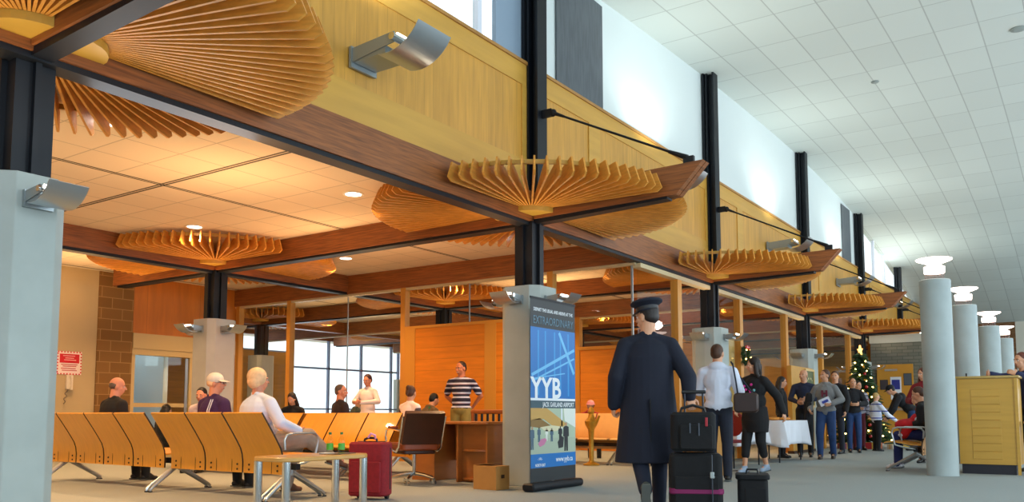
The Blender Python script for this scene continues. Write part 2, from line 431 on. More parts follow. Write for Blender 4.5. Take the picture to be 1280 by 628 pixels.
# left wall of the lounge -----------------------------------------
XW = -15.4
BEIGE = mat('beige_plaster', '#bda67c', .85, var=.04, scale=2)
BRK = brick('brown_block', '#7b5526', '#8a6232', '#a27c49', bw=.42, bh=.205)
ORP = boards('orange_panel', '#c8741f', 1, 1.2, .008, .04, .45, .7, (3,3,.5))
struct(MB().bb(XW-.2, XW, -5.6, 8.6, 0, LC).build('wall_left', BEIGE))
struct(MB().bb(XW-.2, XW+.03, 8.6, 9.3, 0, LC).build('wall_left_brick', BRK))
struct(MB().bb(XW-.2, XW, 9.3, YP, 2.44, LC).build('wall_left_panel', ORP))
# sliding glass door with beige header
dt = bpy.data.objects.new('door_1', None); C.objects.link(dt); struct(dt)
DOORF = mat('door_beige_frame', '#c9ad77', .5)
MB().bb(XW-.12, XW+.06, 9.3, YP, 2.14, 2.44).build('door_header', DOORF, dt)
b = MB(); b.bb(XW-.1, XW+.04, 9.3, YP, 2.02, 2.14)
for y in (9.34, 10.62, 10.74, 11.66): b.bb(XW-.08, XW+.02, y-.035, y+.035, 0, 2.04)
for (a, c) in ((9.37, 10.58), (10.78, 11.62)): b.bb(XW-.06, XW, a, c, 1.0, 1.08); b.bb(XW-.06, XW, a, c, 0, .12)
b.build('door_frame', DOORF, dt)
MB().bb(XW-.05, XW-.04, 9.37, 11.62, .1, 2.02).build('glass_panel', GLASS, dt)
b = MB(); b.bb(XW-.01, XW+.005, 10.50, 10.56, .1, 2.0); b.build('door_stile', ALU, dt)
# outside the door: pale block wall; white wall past its end stands in for daylight
struct(MB().bb(-17.5, -17.3, 6, 10.0, -.1, 3.5).build('wall_outside', brick('outside_block', '#8fa3b4', '#7f93a6', '#5d6f80', bw=.36, bh=.14)))
# partition at YP (half glazed) ------------------------------------
OAK = mat('oak_mullion', '#c98a35', .45, var=.1, scale=4, stretch=(1,1,.3))
ORH = boards('orange_maple_boards', '#dc8420', 2, .205, .035, .05, .4, .70, (.6,.6,5))
def mullion(x, y, z0=0, z1=3.2, w_=.11, d=.13):
    global n
    struct(MB().bb(x-w_/2, x+w_/2, y-d/2, y+d/2, z0, z1).build('trim_%d' % n, OAK)); n += 1
for x in (-15.3, -13.65, -10.5, -7.29): mullion(x, YP)
struct(MB().bb(-10.45, -7.34, YP-.05, YP+.05, 0, 2.43).build('wall_partition', ORH))
b = MB(); b.bb(-10.45, -7.34, YP-.065, YP+.065, 2.42, 2.47); b.bb(-8.62, -8.38, YP-.062, YP-.05, 0, 2.42)
b.bb(-10.45, -10.2, YP-.062, YP-.05, 0, 2.42)
struct(b.build('trim_90', mat('maple_stile', '#cf9036', .45)))
wn_ = [3]
def pane(x0, x1, y0, y1, z0, z1, m=GLASS, bars=()):
    t = bpy.data.objects.new('window_%d' % wn_[0], None); C.objects.link(t); struct(t); wn_[0] += 1
    b = MB(); b.bb(x0, x1, y0, y1, z0, z1); b.build('window_pane', m, t)
    if bars:
        b = MB()
        for q in bars: b.bb(*q)
        b.build('window_frame', STEEL, t)
pane(-10.45, -7.34, YP-.005, YP+.005, 2.47, 3.16, bars=[(-9.0, -8.985, YP-.012, YP+.012, 2.47, 3.16)])
pane(-15.2, -13.7, YP-.005, YP+.005, .1, 3.16)
pane(-13.6, -10.55, YP-.005, YP+.005, .1, 3.16, bars=[(-12.0, -11.985, YP-.01, YP+.01, .1, 3.16)])
pane(-7.24, -5.82, YP-.005, YP+.005, .1, 3.16, bars=[(-5.84, -5.81, YP-.015, YP+.015, 0, 3.18)])
# hall-side glazing with oak mullions ---------------------------------
ys = [YP] + [Y0+S*(.75+.5*i) for i in range(9)]
for i, y in enumerate(ys):
    if i: mullion(Xc, y, 0, 3.2, .13, .17)
    if i < len(ys)-1: pane(Xc-.005, Xc+.005, y+(.09 if i else .02), ys[i+1]-.09, .1, 3.16)
struct(MB().bb(Xc-.06, Xc+.075, YP, 38, 3.12, 3.19).build('trim_91', mat('pale_glazing_bead', '#c9b58c', .5)))
# wood rail / low panels behind hall glazing in further bays
LOWP = boards('pale_maple_boards', '#d2a760', 2, .205, .03, .04, .45, .8, (.6,.6,5))
struct(MB().bb(-7.9, -6.2, 16.2, 16.3, 0, 2.43).build('wall_partition_1', LOWP))
struct(MB().bb(-10.2, -7.2, 17.71, 17.81, 0, 2.42).build('wall_partition_2', ORH))
b = MB(); b.bb(-10.2, -7.2, 17.68, 17.84, 2.4, 2.48); b.bb(-10.32, -10.2, 17.68, 17.84, 0, 3.2)
struct(b.build('trim_92', OAK))
for (x0, x1, y) in ((-9.5, -6.2, 23.7), (-9.5, -6.2, 29.8)):
    struct(MB().bb(x0, x1, y, y+.1, 0, 2.43).build('wall_partition_%d' % int(y), LOWP))
# maple panels in the lower hall glazing of further bays
struct(MB().bb(Xc-.08, Xc-.03, 15.3, 16.1, 0, 2.43).build('wall_infill_1', LOWP))
struct(MB().bb(Xc-.08, Xc-.03, 21.3, 22.2, 0, 2.5).build('wall_infill_2', LOWP))
# far lounge wall with windows (daylight) ------------------------------
XF = -22
OR2 = boards('orange_panel_far', '#c8862f', 2, .205, .03, .05, .5, .75, (.6,.6,5))
struct(MB().bb(XF-.2, XF, YP-1.5, 18.9, 0, 2.9).build('wall_far_panel', OR2))
struct(MB().bb(XF-.2, XF, YP-1.5, 35, 3.42, LC).build('wall_far_head', BM_Y))
struct(MB().bb(XF-.2, XF, 18.9, 35, 0, .75).build('wall_far_sill', BEIGE))
struct(MB().bb(XF-.2, XF, 24.2, 35, .75, 2.2).build('wall_far_pale', mat('pale_blind', '#d8d2c4', .8)))
MULL = mat('bluegrey_window_bar', '#8f9bbb', .5)
b = MB()
for y in (18.95, 20.7, 22.3, 23.9, 24.3, 26, 28): b.bb(XF-.12, XF-.02, y-.03, y+.03, .75, 3.42)
b.bb(XF-.12, XF-.02, 18.9, 24.2, 2.42, 2.48); b.bb(XF-.12, XF-.02, 18.9, 24.2, 1.02, 1.07); b.bb(XF-.12, XF-.02, 12, 18.9, 2.9, 2.95)
t = bpy.data.objects.new('window_30', None); C.objects.link(t); struct(t)
b.build('window_frame', MULL, t); MB().bb(XF-.1, XF-.095, 10.3, 35, .75, 3.42).build('window_pane', GLASS, t)
# wall between left wall and far room, white to pass for daylight outside
struct(MB().bb(XF, XW-.2, YP-1.6, YP-1.5, 0, LC).build('wall_back_left', WHITE))
# far end of the lounge rooms
struct(MB().bb(XF, Xc-.2, 35, 35.2, 0, LC).build('wall_far_lounge', LOWP))
# brick block with yellow door at the end of the hall ---------------------
GB = brick('grey_brick', '#6d6f63', '#7b7a6d', '#585a50', bw=.3, bh=.1)
struct(MB().bb(-5.6, -3.98, 27.5, 34, 0, 3.02).build('wall_brick_block', GB))
struct(MB().bb(-5.62, -3.96, 27.46, 34, 3.02, 3.26).build('trim_93', mat('pale_band', '#b9bdb3', .7)))
dt = bpy.data.objects.new('door_2', None); C.objects.link(dt); struct(dt)
YD = mat('yellow_door_wood', '#c98f2c', .5, var=.06, scale=2)
MB().bb(-5.42, -4.42, 27.42, 27.5, 0, 2.36).build('door_leaf', YD, dt)
b = MB(); b.bb(-5.36, -4.5, 27.36, 27.39, .98, 1.05); b.bb(-4.6, -4.5, 27.34, 27.42, .92, 1.14); b.build('push_bar', ALU, dt)
MB().bb(-5.2, -4.85, 27.40, 27.42, 2.16, 2.22).build('door_closer', ALU, dt)
# far end wall
struct(MB().bb(-6.0, -2.55, 40.0, 40.2, 0, 5.0).build('wall_end', brick('brown_brick_end', '#6f4a2c', '#7d5836', '#8d6a48', bw=.5, bh=.2)))
struct(MB().bb(-2.55, 6.6, 40.0, 40.2, 0, 5.0).build('wall_end_pale', mat('cream_wall', '#cfcabb', .85)))
# hall right side wall with tall openings, and back wall (behind camera)
b = MB(); b.bb(6.35, 6.6, -5.6, 41, 0, .9); b.bb(6.35, 6.6, -5.6, 41, 5.1, 7.4)
for y in (-5.4, 5, 13, 21, 29, 37.5, 40.5): b.bb(6.35, 6.6, y-.4, y+.4, .9, 5.1)
struct(b.build('wall_right', WHITE))
b = MB(); b.bb(-24, 6.6, -5.8, -5.6, 0, .9); b.bb(-24, 6.6, -5.8, -5.6, 5.2, 7.2); b.bb(-24, -5, -5.8, -5.6, .9, 5.2)
struct(b.build('wall_back', WHITE))

# ================================================================== COLUMNS
def octa(cx, cy, w_, ch, z0, z1, m, name, parent, b=None):
    h = w_/2; p = [(-h+ch,-h),(h-ch,-h),(h,-h+ch),(h,h-ch),(h-ch,h),(-h+ch,h),(-h,h-ch),(-h,-h+ch)]
    b = b or MB(); b.prism(p, (cx, cy, (z0+z1)/2), (1,0,0), (0,1,0), (0,0,1), z1-z0)
    return b.build(name, m, parent, bevel=.008)
def uplight(loc, rz, label, big=False, group='curved metal uplights', power=14, lit=True, col=(1,.86,.68), col2=None):
    """bracket projects along local +y from the wall face"""
    t = thing('uplight', label, 'light fitting', loc, rz, None)
    s = 2.3 if big else 1.25
    L_ = .17*s if not big else .56; w_ = .20*s
    MB().bb(-w_*.38, w_*.38, 0, .03, -.05*s, .04*s).build('wall_plate', STEEL, t)
    for sx in (-1, 1): MB().prism([(0, -.03*s), (0, .03*s), (L_, .045*s), (L_+.03, .02*s), (L_, .0)], (sx*w_*.34, 0, 0), (0,1,0), (0,0,1), (1,0,0), .012).build('bracket_arm', STEEL, t)
    MB().bb(-w_*.33, w_*.33, .04, L_*.8, -.03*s, .0).build('ballast_box', STEEL, t)
    MB().tube([(-w_*.42, L_, .02*s), (w_*.42, L_, .02*s)], .016*s, 10).build('pivot_bolt', CHROME, t, True)
    prof = []
    for i in range(9):
        a = R(-15 + 75*i/8); rr = .19*s
        prof.append((L_-.02 + rr*math.sin(a)*1.0, -.055*s + rr*(1-math.cos(a))))
    MB().sheet(prof, (0,0,0), (0,1,0), (0,0,1), (1,0,0), w_, .006).build('reflector', ALU, t, True)
    if lit:
        MB().cyl((-w_*.3, L_+.02, .035*s), (w_*.3, L_+.02, .035*s), .012, seg=8).build('lamp_tube', emis('lamp_tube_glow', '#fff2d8', 6), t)
        l = light('uplight_lamp', 'SPOT', (0, L_+.05, .08*s), power, col2 or col, .05, spot=R(140), rot=(R(168), 0, 0)); l.parent = t
    return t
places = {-1: 'at the left edge', 0: 'behind the banner', 1: 'right of the uniformed man', 2: 'fourth along the glazing', 3: 'fifth along, by the tree', 4: 'sixth along the glazing', 5: 'last along the glazing'}
def column(x, y, lab, hall, k):
    t = thing('concrete_pillar', 'chamfered concrete pillar under a black steel post, ' + lab, 'pillar', (x, y, 0))
    octa(0, 0, .46 if (hall and k == -1) else .56, .10, 0, 2.42, CONC if (hall and k <= 0) or hall else CONCW, 'concrete_base', t)
    b = MB(); b.bb(-.13, .13, -.13, -.10, 2.42, HB); b.bb(-.13, .13, .10, .13, 2.42, HB); b.bb(-.13, -.1, -.1, .1, 2.42, HB); b.bb(.1, .13, -.1, .1, 2.42, HB)
    b.bb(-.02, .02, -.17, -.13, 2.42, HB); b.bb(.13, .17, -.02, .02, 2.42, HB)
    b.build('steel_post', BLACK, t)
    return t
for k in range(-1, 6):
    column(Xc-(.12 if k == -1 else 0), Y0+k*S, places[k], True, k)
for k in range(0, 4):
    column(X2, Y0+k*S, 'second line inside the lounge, ' + ['in the open seating bay', 'behind the orange partition', 'in the third glazed bay', 'in the far glazed bay'][k], False, k)
for k in (1, 2): column(X3, Y0+k*S, 'third line near the far windows, ' + ['by the clerestory strip', 'further along the windows'][k-1], False, k)
# tall steel posts on the fascia face up to the ceiling
for k in range(-1, 6):
    y = Y0+k*S; zt = ceil_z(y)-.0
    if k == 5: zt = 5.2
    t = thing('steel_column', 'tall black steel column on the fascia, ' + places[k], 'column', (Xc, y, 0))
    b = MB(); b.bb(.04, .07, -.11, .11, 3.6, zt); b.bb(.07, .17, -.012, .012, 3.6, zt); b.bb(.17, .2, -.11, .11, 3.6, zt)
    b.build('steel_section', BLACK, t)
    if k < 5:
        b = MB(); b.bb(-.02, .02, -.14, .14, HF, zt); b.build('upper_post', BLACK, t)
    b = MB(); b.bb(.2, .34, -.02, .02, 4.56, 4.66); b.ell((.36, 0, 4.6), (.05, .03, .05), 10, 8); b.build('rod_clevis', BLACK, t)
    # outrigger beam with slanted end, toward the hall
    o = thing('outrigger_beam', 'brown timber beam end jutting into the hall, ' + places[k], 'beam', (Xc, y, 0))
    b = MB()
    for s_ in (-1, 1): b.prism([(.12, HB+.03), (2.02, HB+.06), (2.34, 3.64), (.12, 3.6)], (0, s_*.05, 0), (1,0,0), (0,0,1), (0,1,0), .085)
    b.build('beam_timber', BM_X, o)
    b = MB(); b.prism([(.05, HB-.03), (1.9, HB+.03), (1.9, HB+.055), (.05, HB+.03)], (0, 0, 0), (1,0,0), (0,0,1), (0,1,0), .14); b.build('steel_strap', BLACK, o)
    r_ = thing('tie_rod', 'thin black tie rod down to the beam end, ' + places[k], 'rod', (Xc, y, 0))
    MB().tube([(.36, 0, 4.6), (2.12, 0, 3.72)], .014, 8).build('rod_bar', BLACK, r_, True)
    MB().tube([(.36, 0, 4.6), (.52, 0, 4.52)], [.026, .016], 8).build('rod_fork', BLACK, r_, True); b = MB(); b.tube([(1.9, 0, 3.83), (2.12, 0, 3.72)], [.02, .034], 8); b.box((2.14, 0, 3.68), (.12, .05, .10)); b.build('rod_socket', BLACK, r_, True)

# ================================================================== FANS
def fan_quadrant(a0):
    b = MB(); N_ = 20; Rr = 1.88
    for i in range(N_):
        a = R(a0 + 4.2 + (90-8.4)*i/(N_-1)); u = (math.cos(a), math.sin(a), 0); v = (-u[1], u[0], 0)
        off = .10
        o = (off*(1 if math.cos(R(a0+45)) > 0 else -1), off*(1 if math.sin(R(a0+45)) > 0 else -1), 0)
        rr = Rr - .10
        b.prism([(.26, 3.37), (rr-.02, 3.32), (rr+.04, 3.36), (rr-.03, 3.535), (.9, 3.47), (.26, 3.42)], o, u, (0,0,1), v, .02)
    return b
def fan(x, y, label):
    t = thing('fan_canopy', label, 'ceiling canopy', (x, y, 0), 0, None)
    for q in range(4):
        c = fan_quadrant(q*90).build('fan_quadrant', SLAT, t)
        b = MB(); pts = []
        ox = .1*(1 if math.cos(R(q*90+45)) > 0 else -1); oy = .1*(1 if math.sin(R(q*90+45)) > 0 else -1)
        for i in range(13):
            a = R(q*90 + 3 + 84*i/12); pts.append((ox+1.62*math.cos(a), oy+1.62*math.sin(a)))
        for i in range(12):
            (x0, y0), (x1, y1) = pts[i], pts[i+1]; d = math.hypot(x1-x0, y1-y0)
            b.box(((x0+x1)/2, (y0+y1)/2, 3.505), (d, .03, .045), math.atan2(y1-y0, x1-x0))
        b.build('spacer_batten', MAPLE, c)
        b = MB(); poly = [(0, 0)] + [(.33*math.cos(R(q*90+90*i/6)), .33*math.sin(R(q*90+90*i/6))) for i in range(7)]
        b.prism(poly, (ox*.8, oy*.8, 3.36), (1,0,0), (0,1,0), (0,0,1), .10); b.build('hub_block', MAPLE, c)
    return t
f0 = None
fans = [(Xc, Y0+k*S, 'radiating timber slat fan around the column ' + places[k]) for k in range(-1, 6)]
fans += [(X2, Y0+k*S, 'timber slat fan inside the lounge, ' + s_) for k, s_ in ((0, 'over the open seating bay'), (1, 'above the orange partition'), (2, 'in the third glazed bay'), (3, 'in the far glazed bay'))]
fans += [(X3, Y0+k*S, 'small distant timber slat fan near the far windows, ' + s_) for k, s_ in ((1, 'above the strip window'), (2, 'above the large window'))]
for (x, y, lb) in fans:
    if f0 is None: f0 = fan(x, y, lb)
    else: copy_tree(f0, (x, y, 0), 0, lb)
MB_done = True

# ================================================================== LIGHT FITTINGS
# uplights on the fascia
fl = ['nearest, above the big fan', 'second along, beside the first tie rod tip', 'third along', 'fourth along', 'fifth along']
for i, y in enumerate((5.72, 12.1, 18.2, 24.2, 30.2)):
    uplight((Xc+.04, y, 4.27 if i == 0 else 4.5), R(-90), 'wide grey metal uplight on the maple fascia, ' + fl[i], True, power=115, col2=HALL)
# uplights on pillars
for k in range(-1, 5):
    y = Y0+k*S
    if k == -1: faces = [((Xc+.11, y), -90, 'right side'), ((Xc-.12, y-.23), 180, 'near side')]
    else: faces = [((Xc+.28, y), -90, 'hall side'), ((Xc-.28, y), 90, 'lounge side'), ((Xc, y-.28), 180, 'near side')]
    for (p_, rz, nm) in faces:
        uplight((p_[0], p_[1], 2.25), R(rz), 'small metal uplight on the %s of the pillar %s' % (nm, places[k]), False, power=16, col2=(WARM if nm in ('lounge side', 'far side') else (1,.8,.55)))
for k, nm2 in ((0, 'in the open seating bay'), (1, 'behind the orange partition')):
    y = Y0+k*S
    for (p_, rz, nm) in (((X2+.28, y), -90, 'right side'), ((X2-.28, y), 90, 'left side'), ((X2, y-.28), 180, 'near side')):
        uplight((p_[0], p_[1], 2.25), R(rz), 'small metal uplight on the %s of the lounge pillar %s' % (nm, nm2), False, power=22, col2=WARM)
# recessed downlights in the lounge ceiling
dl = 0
DLG = emis('downlight_glow', '#fff0e0', 9); RIM = mat('downlight_rim', '#e8e0d4', .5)
spots = []
for xx in (-7.4, -10.6, -13.7):
    for yy in (-1.8, 1.2, 4.2, 7.3, 10.3): spots.append((xx, yy))
for xx in (-7.4, -10.6, -14.0, -17.4):
    for yy in (13.3, 16.3, 19.5, 25.5): spots.append((xx, yy))
D0 = None
for (xx, yy) in spots:
    lb = 'round recessed ceiling downlight in the lounge, %s' % ('open bay' if yy < YP else 'glazed rooms beyond')
    if D0 is None:
        D0 = thing('downlight', lb, 'light fitting', (xx, yy, LC), 0, 'recessed lounge downlights')
        MB().lathe([(.13, 0), (.13, -.008), (.10, -.008), (.10, 0)], seg=20).build('trim_ring', RIM, D0)
        MB().lathe([(.098, -.001), (.098, -.006), (.001, -.006)], seg=20).build('diffuser', DLG, D0)
    else: copy_tree(D0, (xx, yy, LC), 0, lb)
    light('downlight_lamp', 'SPOT', (xx, yy, LC-.03), 350, WARM, .09, spot=R(135), blend=1.0)
# soft warm wash on the lounge ceiling from added fill lamps, no fittings there
for (xx, yy) in ((-7.8, 5.8), (-9.0, 8.8), (-14.0, 7.5), (-9.0, 2.5)):
    light('lounge_fill_lamp', 'AREA', (xx, yy, 2.3), 26, WARM, 1.2, rot=(PI, 0, 0))
for (xx, yy) in ((-9.0, 14.8), (-15.0, 15.5), (-9.0, 21)):
    light('lounge_fill_lamp', 'AREA', (xx, yy, 2.5), 35, WARM, 1.2, rot=(PI, 0, 0))

# ================================================================== ROUND HALL PILLARS
GLOW = emis('lamp_glass_glow', '#ffe9dd', 5.0)
rp = [(-1.81, 13.3, 2.77), (-1.83, 16.7, 2.77), (-1.83, 21.0, 2.77), (-1.83, 24.6, 2.77)]
rn = ['nearest, tall beside the counter', 'second from the front', 'third from the front', 'furthest of the row']
P0 = None
for i, (x, y, h) in enumerate(rp):
    lb = 'round grey concrete pillar topped with a glowing glass lamp, ' + rn[i]
    if P0 is None:
        P0 = thing('round_pillar', lb, 'pillar', (x, y, 0))
        MB().lathe([(.205, 0), (.205, h-.01), (.195, h)], seg=40).build('concrete_shaft', mat('round_concrete', '#a4aead', .7, var=.10, scale=2.5), P0, True)
        lp = thing('pillar_lamp', 'glowing glass disc lamp on the round pillar ' + rn[i], 'lamp', (x, y, h))
        MB().lathe([(.13, 0), (.13, .10)], seg=24).build('clear_collar', glass('collar_glass', (.95,.85,.83)), lp, True)
        MB().lathe([(.135, .10), (.14, .19), (.09, .21), (.10, .24)], seg=24).build('lamp_body', GLOW, lp, True)
        MB().lathe([(.10, .235), (.23, .285), (.24, .30), (.23, .305), (.05, .32)], seg=32).build('glass_disc', GLOW, lp, True)
        L0 = lp
    else:
        copy_tree(P0, (x, y, 0), 0, lb); copy_tree(L0, (x, y, h), 0, 'glowing glass disc lamp on the round pillar ' + rn[i])
    light('pillar_lamp_light', 'POINT', (x, y, h+.5), 22, (1,.86,.8), .12)
g = thing('globe_lamp', 'small bright white globe lamp just left of the nearest round pillar', 'lamp', (-4.2, 28.3, 3.26))
MB().ell((0,0,.16), (.17,.17,.12)).build('lamp_globe', emis('globe_glow', '#f4fbff', 5), g, True); MB().cyl((0,0,0), (0,0,.06), .07, seg=12).build('lamp_foot', STEEL, g)
# smoke detectors and speakers on the hall ceiling
for i, (x, y, rr) in enumerate(((-.95, 11.9, .11), (-.75, 15.9, .12), (-1.1, 10.4, .06), (-3.6, 10.9, .06), (-3.2, 17.0, .07), (-.6, 14.3, .06))):
    o = MB().lathe([(rr, 0), (rr, -.02), (rr*.6, -.035), (.005, -.035)], (0,0,0), 20).build('ceiling_disc', mat('disc_grey', '#8e9894', .6), loc=(x, y, ceil_z(y)))
    tag(o, 'small grey round detector on the white hall ceiling', 'ceiling detector', 'small round fittings on the hall ceiling')

# ================================================================== FURNITURE
PLY = mat('honey_plywood', '#e39a26', .38, var=.06, scale=5, stretch=(6,1,1), coat=.3)
DARK = mat('dark_slot', '#3a2108', .7)
BLACKP = mat('black_plastic', '#15161a', .45)
def bench(label, loc, rz, seats, feet, arms=(), x0=None, x1=None, ply=PLY):
    """seats face local +y; seats/feet are x positions"""
    t = thing('bench_seating', label, 'bench', loc, rz)
    x0 = min(feet)-.15 if x0 is None else x0; x1 = max(feet)+.15 if x1 is None else x1
    MB().bb(x0, x1, .03, .09, .30, .36).build('support_beam', BLACK, t)
    for fx in feet:
        f = MB()
        f.tube([(fx, .06, .36), (fx, .06, .24)], .032, 10)
        for sy, L_ in ((-1, .34), (1, .42)):
            for sx in (-.035, .035):
                f.tube([(fx+sx*.3, .06+sy*.01, .27), (fx+sx*.7, .06+sy*L_*.45, .17), (fx+sx, .06+sy*L_*.92, .055), (fx+sx, .06+sy*L_, .03), (fx+sx, .06+sy*L_, .012)], [.028, .022, .017, .017, .015], 8)
        fo = f.build('foot', ALU, t, True)
        g = MB()
        for sy, L_ in ((-1, .34), (1, .42)):
            for sx in (-.035, .035): g.cyl((fx+sx, .06+sy*L_, 0), (fx+sx, .06+sy*L_, .014), .022, seg=10)
        g.build('glide', BLACKP, fo)
    prof = [(.50, .425), (.47, .44), (.38, .445), (.26, .43), (.16, .41)]
    back = [(-.30, .87), (-.235, .78), (-.165, .68), (-.105, .59), (-.055, .51), (-.03, .44), (-.02, .36), (-.02, .25)]
    for sx in seats:
        sh = MB(); sh.sheet(back, (sx, 0, 0), (0,1,0), (0,0,1), (1,0,0), .605, .018); sh.mi = [1 if i % 4 in (2, 3) else 0 for i in range(len(sh.f))]; sh = sh.build('seat_back', [ply, DARK], t, True)
        MB().sheet(prof+[(.05, .40), (-.02, .40)], (sx, 0, 0), (0,1,0), (0,0,1), (1,0,0), .56, .015).build('seat_pan', ply, t, True)
        for dx in (-.12, .14): MB().bb(sx+dx-.002, sx+dx+.002, -.0325, -.026, .255, .42).build('kerf', DARK, sh)
        for dx in (-.21, .23):
            for z in (.285, .335): MB().cyl((sx+dx, -.036, z), (sx+dx, -.020, z), .011, seg=10).build('bolt', DARK, sh)
    for ax in arms:
        MB().tube([(ax, -.05, .50), (ax, -.06, .60), (ax, -.03, .645), (ax, .05, .66), (ax, .30, .66), (ax, .36, .64), (ax, .38, .58), (ax, .34, .40), (ax, .20, .36), (ax, .06, .34)], .013, 8).build('arm_rest', ALU, t, True)
    return t
bench('front honey plywood bench seen from behind, three black strips of boltholes per seat', (-8.6, 5.75, 0), 0, [-2.32, -1.69, -1.06, -.43, .31, .94, 1.57], [-2.35, -.02, 1.90], arms=(1.93,), x0=-2.7, x1=2.0)
bpy.data.objects['bench_seating']['label'] = 'front row of honey plywood seats seen from behind, nearest the camera'
bench('honey plywood seats facing the camera, behind the low chrome legged table', (-8.95, 8.28, 0), PI, [-.95, -.32, .31, 1.0, 1.63, 2.26], [-.8, .9, 2.3], x0=-1.25, x1=2.6)
bench('honey plywood seats backing onto the row that faces the camera', (-9.5, 9.15, 0), 0, [-1.3, -.67, -.04, .60, 1.23], [-1.5, 1.2])
bench('pale honey seats behind the glass between the banner and uniformed man', (-7.4, 13.25, 0), PI, [-.9, -.27, .36, .99], [-.6, .9], ply=mat('pale_plywood', '#e0b070', .4, var=.05))
bench('short plywood bench with chrome arm against the nearest round pillar', (-2.16, 14.02, 0), PI/2, [-.02+.05, .68], [-.15, .85], arms=(-.29, .34), x0=-.3, x1=1.1)
# low table in front
t = thing('side_table', 'low oblong wooden table on four thick chrome legs at the front', 'table', (-5.75, 5.23, 0))
MB().rbox((0, 0, .475), (.48, 1.04, .04), .14, seg=8).build('table_top', mat('table_maple', '#cf9c52', .35, var=.06, coat=.3), t, True)
for sx in (-.18, .18):
    for sy in (-.45, .45): MB().cyl((sx, sy, 0), (sx, sy, .456), .036, seg=24).build('leg', CHROME, t, True)
b = MB(); b.rbox((-5.72, 5.5, .4985), (.22, .30, .006), .01, rz=.3); b.cur = 1; b.rbox((-5.78, 5.42, .503), (.10, .12, .003), .005, rz=.3)
tag(b.build('magazine', [mat('magazine_cover', '#2e2a30', .3), mat('magazine_page', '#e8e8e8', .4)]), 'dark magazine lying open on the low table', 'magazine')
BG = glass('bottle_plastic', (.86,.93,.84)); BL = mat('bottle_label_green', '#4fae3a', .4)
bt = None
for i, (x, y, z, lb) in enumerate(((-5.96, 5.63, .496, 'clear bottle with green label on the low table, left of the pair'), (-5.88, 5.70, .496, 'clear bottle with green label on the low table, right of the pair'), (-7.25, 8.60, .766, 'small clear bottle with green label standing on the desk'))):
    if bt is None:
        bt = thing('water_bottle', lb, 'bottle', (x, y, z))
        MB().lathe([(.028, 0), (.031, .01), (.031, .10), (.027, .125), (.014, .155), (.013, .17)], seg=16).build('bottle_body', BG, bt, True)
        MB().lathe([(.0322, .025), (.0322, .085)], seg=16).build('bottle_label', BL, bt, True)
        MB().lathe([(.015, .168), (.015, .19)], seg=12).build('bottle_cap', mat('green_cap', '#2f6b2c', .4), bt, True)
    else: copy_tree(bt, (x, y, z), 0, lb)
# suitcases -----------------------------------------------------------
def suitcase(name, label, loc, rz, w_, d, h, m, handle=True, hz=.0, strap=None, tagcol=None, pull=None):
    t = thing(name, label, 'suitcase', loc, rz)
    MB().rbox((0, 0, .035+h/2), (w_, d, h-.0), .05, seg=5).build('case_shell', m, t, True)
    b = MB(); b.rbox((0, -d/2-.012, .035+h*.36), (w_*.82, .035, h*.56), .012, axis='y'); b.build('front_pocket', m, t, True)
    b = MB(); b.bb(-w_*.46, w_*.46, d*.06, d*.10, .06, .062); z = MB()
    z.tube([(-w_/2-.003, d*.12, .10), (-w_/2-.003, d*.12, h-.03), (-w_/2+.05, d*.12, h+.038), (w_/2-.05, d*.12, h+.038), (w_/2+.003, d*.12, h-.03), (w_/2+.003, d*.12, .10)], .006, 6)
    z.build('zip', BLACKP, t)
    for sx in (-1, 1): MB().cyl((sx*w_*.38-.015, d*.30, .035), (sx*w_*.38+.015, d*.30, .035), .035, seg=16).build('wheel', BLACKP, t, True)
    if handle: MB().tube([(-.07, 0, h+.03), (-.065, 0, h+.06), (-.03, 0, h+.075), (.03, 0, h+.075), (.065, 0, h+.06), (.07, 0, h+.03)], .012, 8).build('carry_handle', BLACKP, t, True)
    if pull:
        for sx in (-.075, .075): MB().cyl((sx, d*.38, h+.0), (sx, d*.38, pull), .008, seg=8).build('pull_rod', mat('dark_rod', '#3a3d45', .3, metal=.7), t, True)
        MB().rbox((0, d*.38, pull+.01), (.20, .03, .03), .012, axis='x').build('pull_grip', BLACKP, t, True)
    if strap:
        b = MB(); b.rbox((0, -.006, .035+h*.40), (w_+.012, d+.055, .045), .05, seg=5); b.build('luggage_strap', mat('magenta_strap', strap, .7), t, True)
    return t
RED = mat('wine_red_fabric', '#8e1420', .8, var=.15, scale=30, bump=.1)
NYL = mat('black_nylon', '#07080c', .85, var=.2, scale=25, bump=.2)
s1 = suitcase('suitcase', 'wine red upright suitcase standing behind the low table', (-6.08, 6.30, 0), R(20), .40, .24, .54, RED)
tg = MB(); tg.tube([(-.02, -.02, .62), (.02, -.04, .66), (.06, -.03, .64), (.05, -.0, .60)], .012, 6); tg.build('ribbon', mat('pink_ribbon', '#e9a8d8', .6), s1, True)
suitcase('suitcase', 'large black trolley suitcase with a magenta strap beside the uniformed man', (-2.73, 6.62, 0), R(25), .42, .28, .50, NYL, handle=False, strap='#7a1250', pull=1.03)
bg = thing('duffel_bag', 'black nylon bag riding on top of the strapped suitcase', 'bag', (-2.73, 6.58, .542), R(25))
MB().rbox((0, 0, .17), (.36, .24, .32), .06, seg=6).build('bag_body', NYL, bg, True)
MB().rbox((.02, -.13, .13), (.26, .05, .20), .02, axis='y').build('side_pocket', NYL, bg, True)
MB().tube([(-.1, -.03, .32), (-.09, -.03, .36), (.0, -.03, .385), (.09, -.03, .36), (.1, -.03, .32)], .012, 8).build('bag_handle', BLACKP, bg, True)
b = MB(); b.rbox((.10, -.16, .25), (.02, .01, .07), .004); b.build('red_tab', mat('red_tab', '#a3202c', .6), bg)
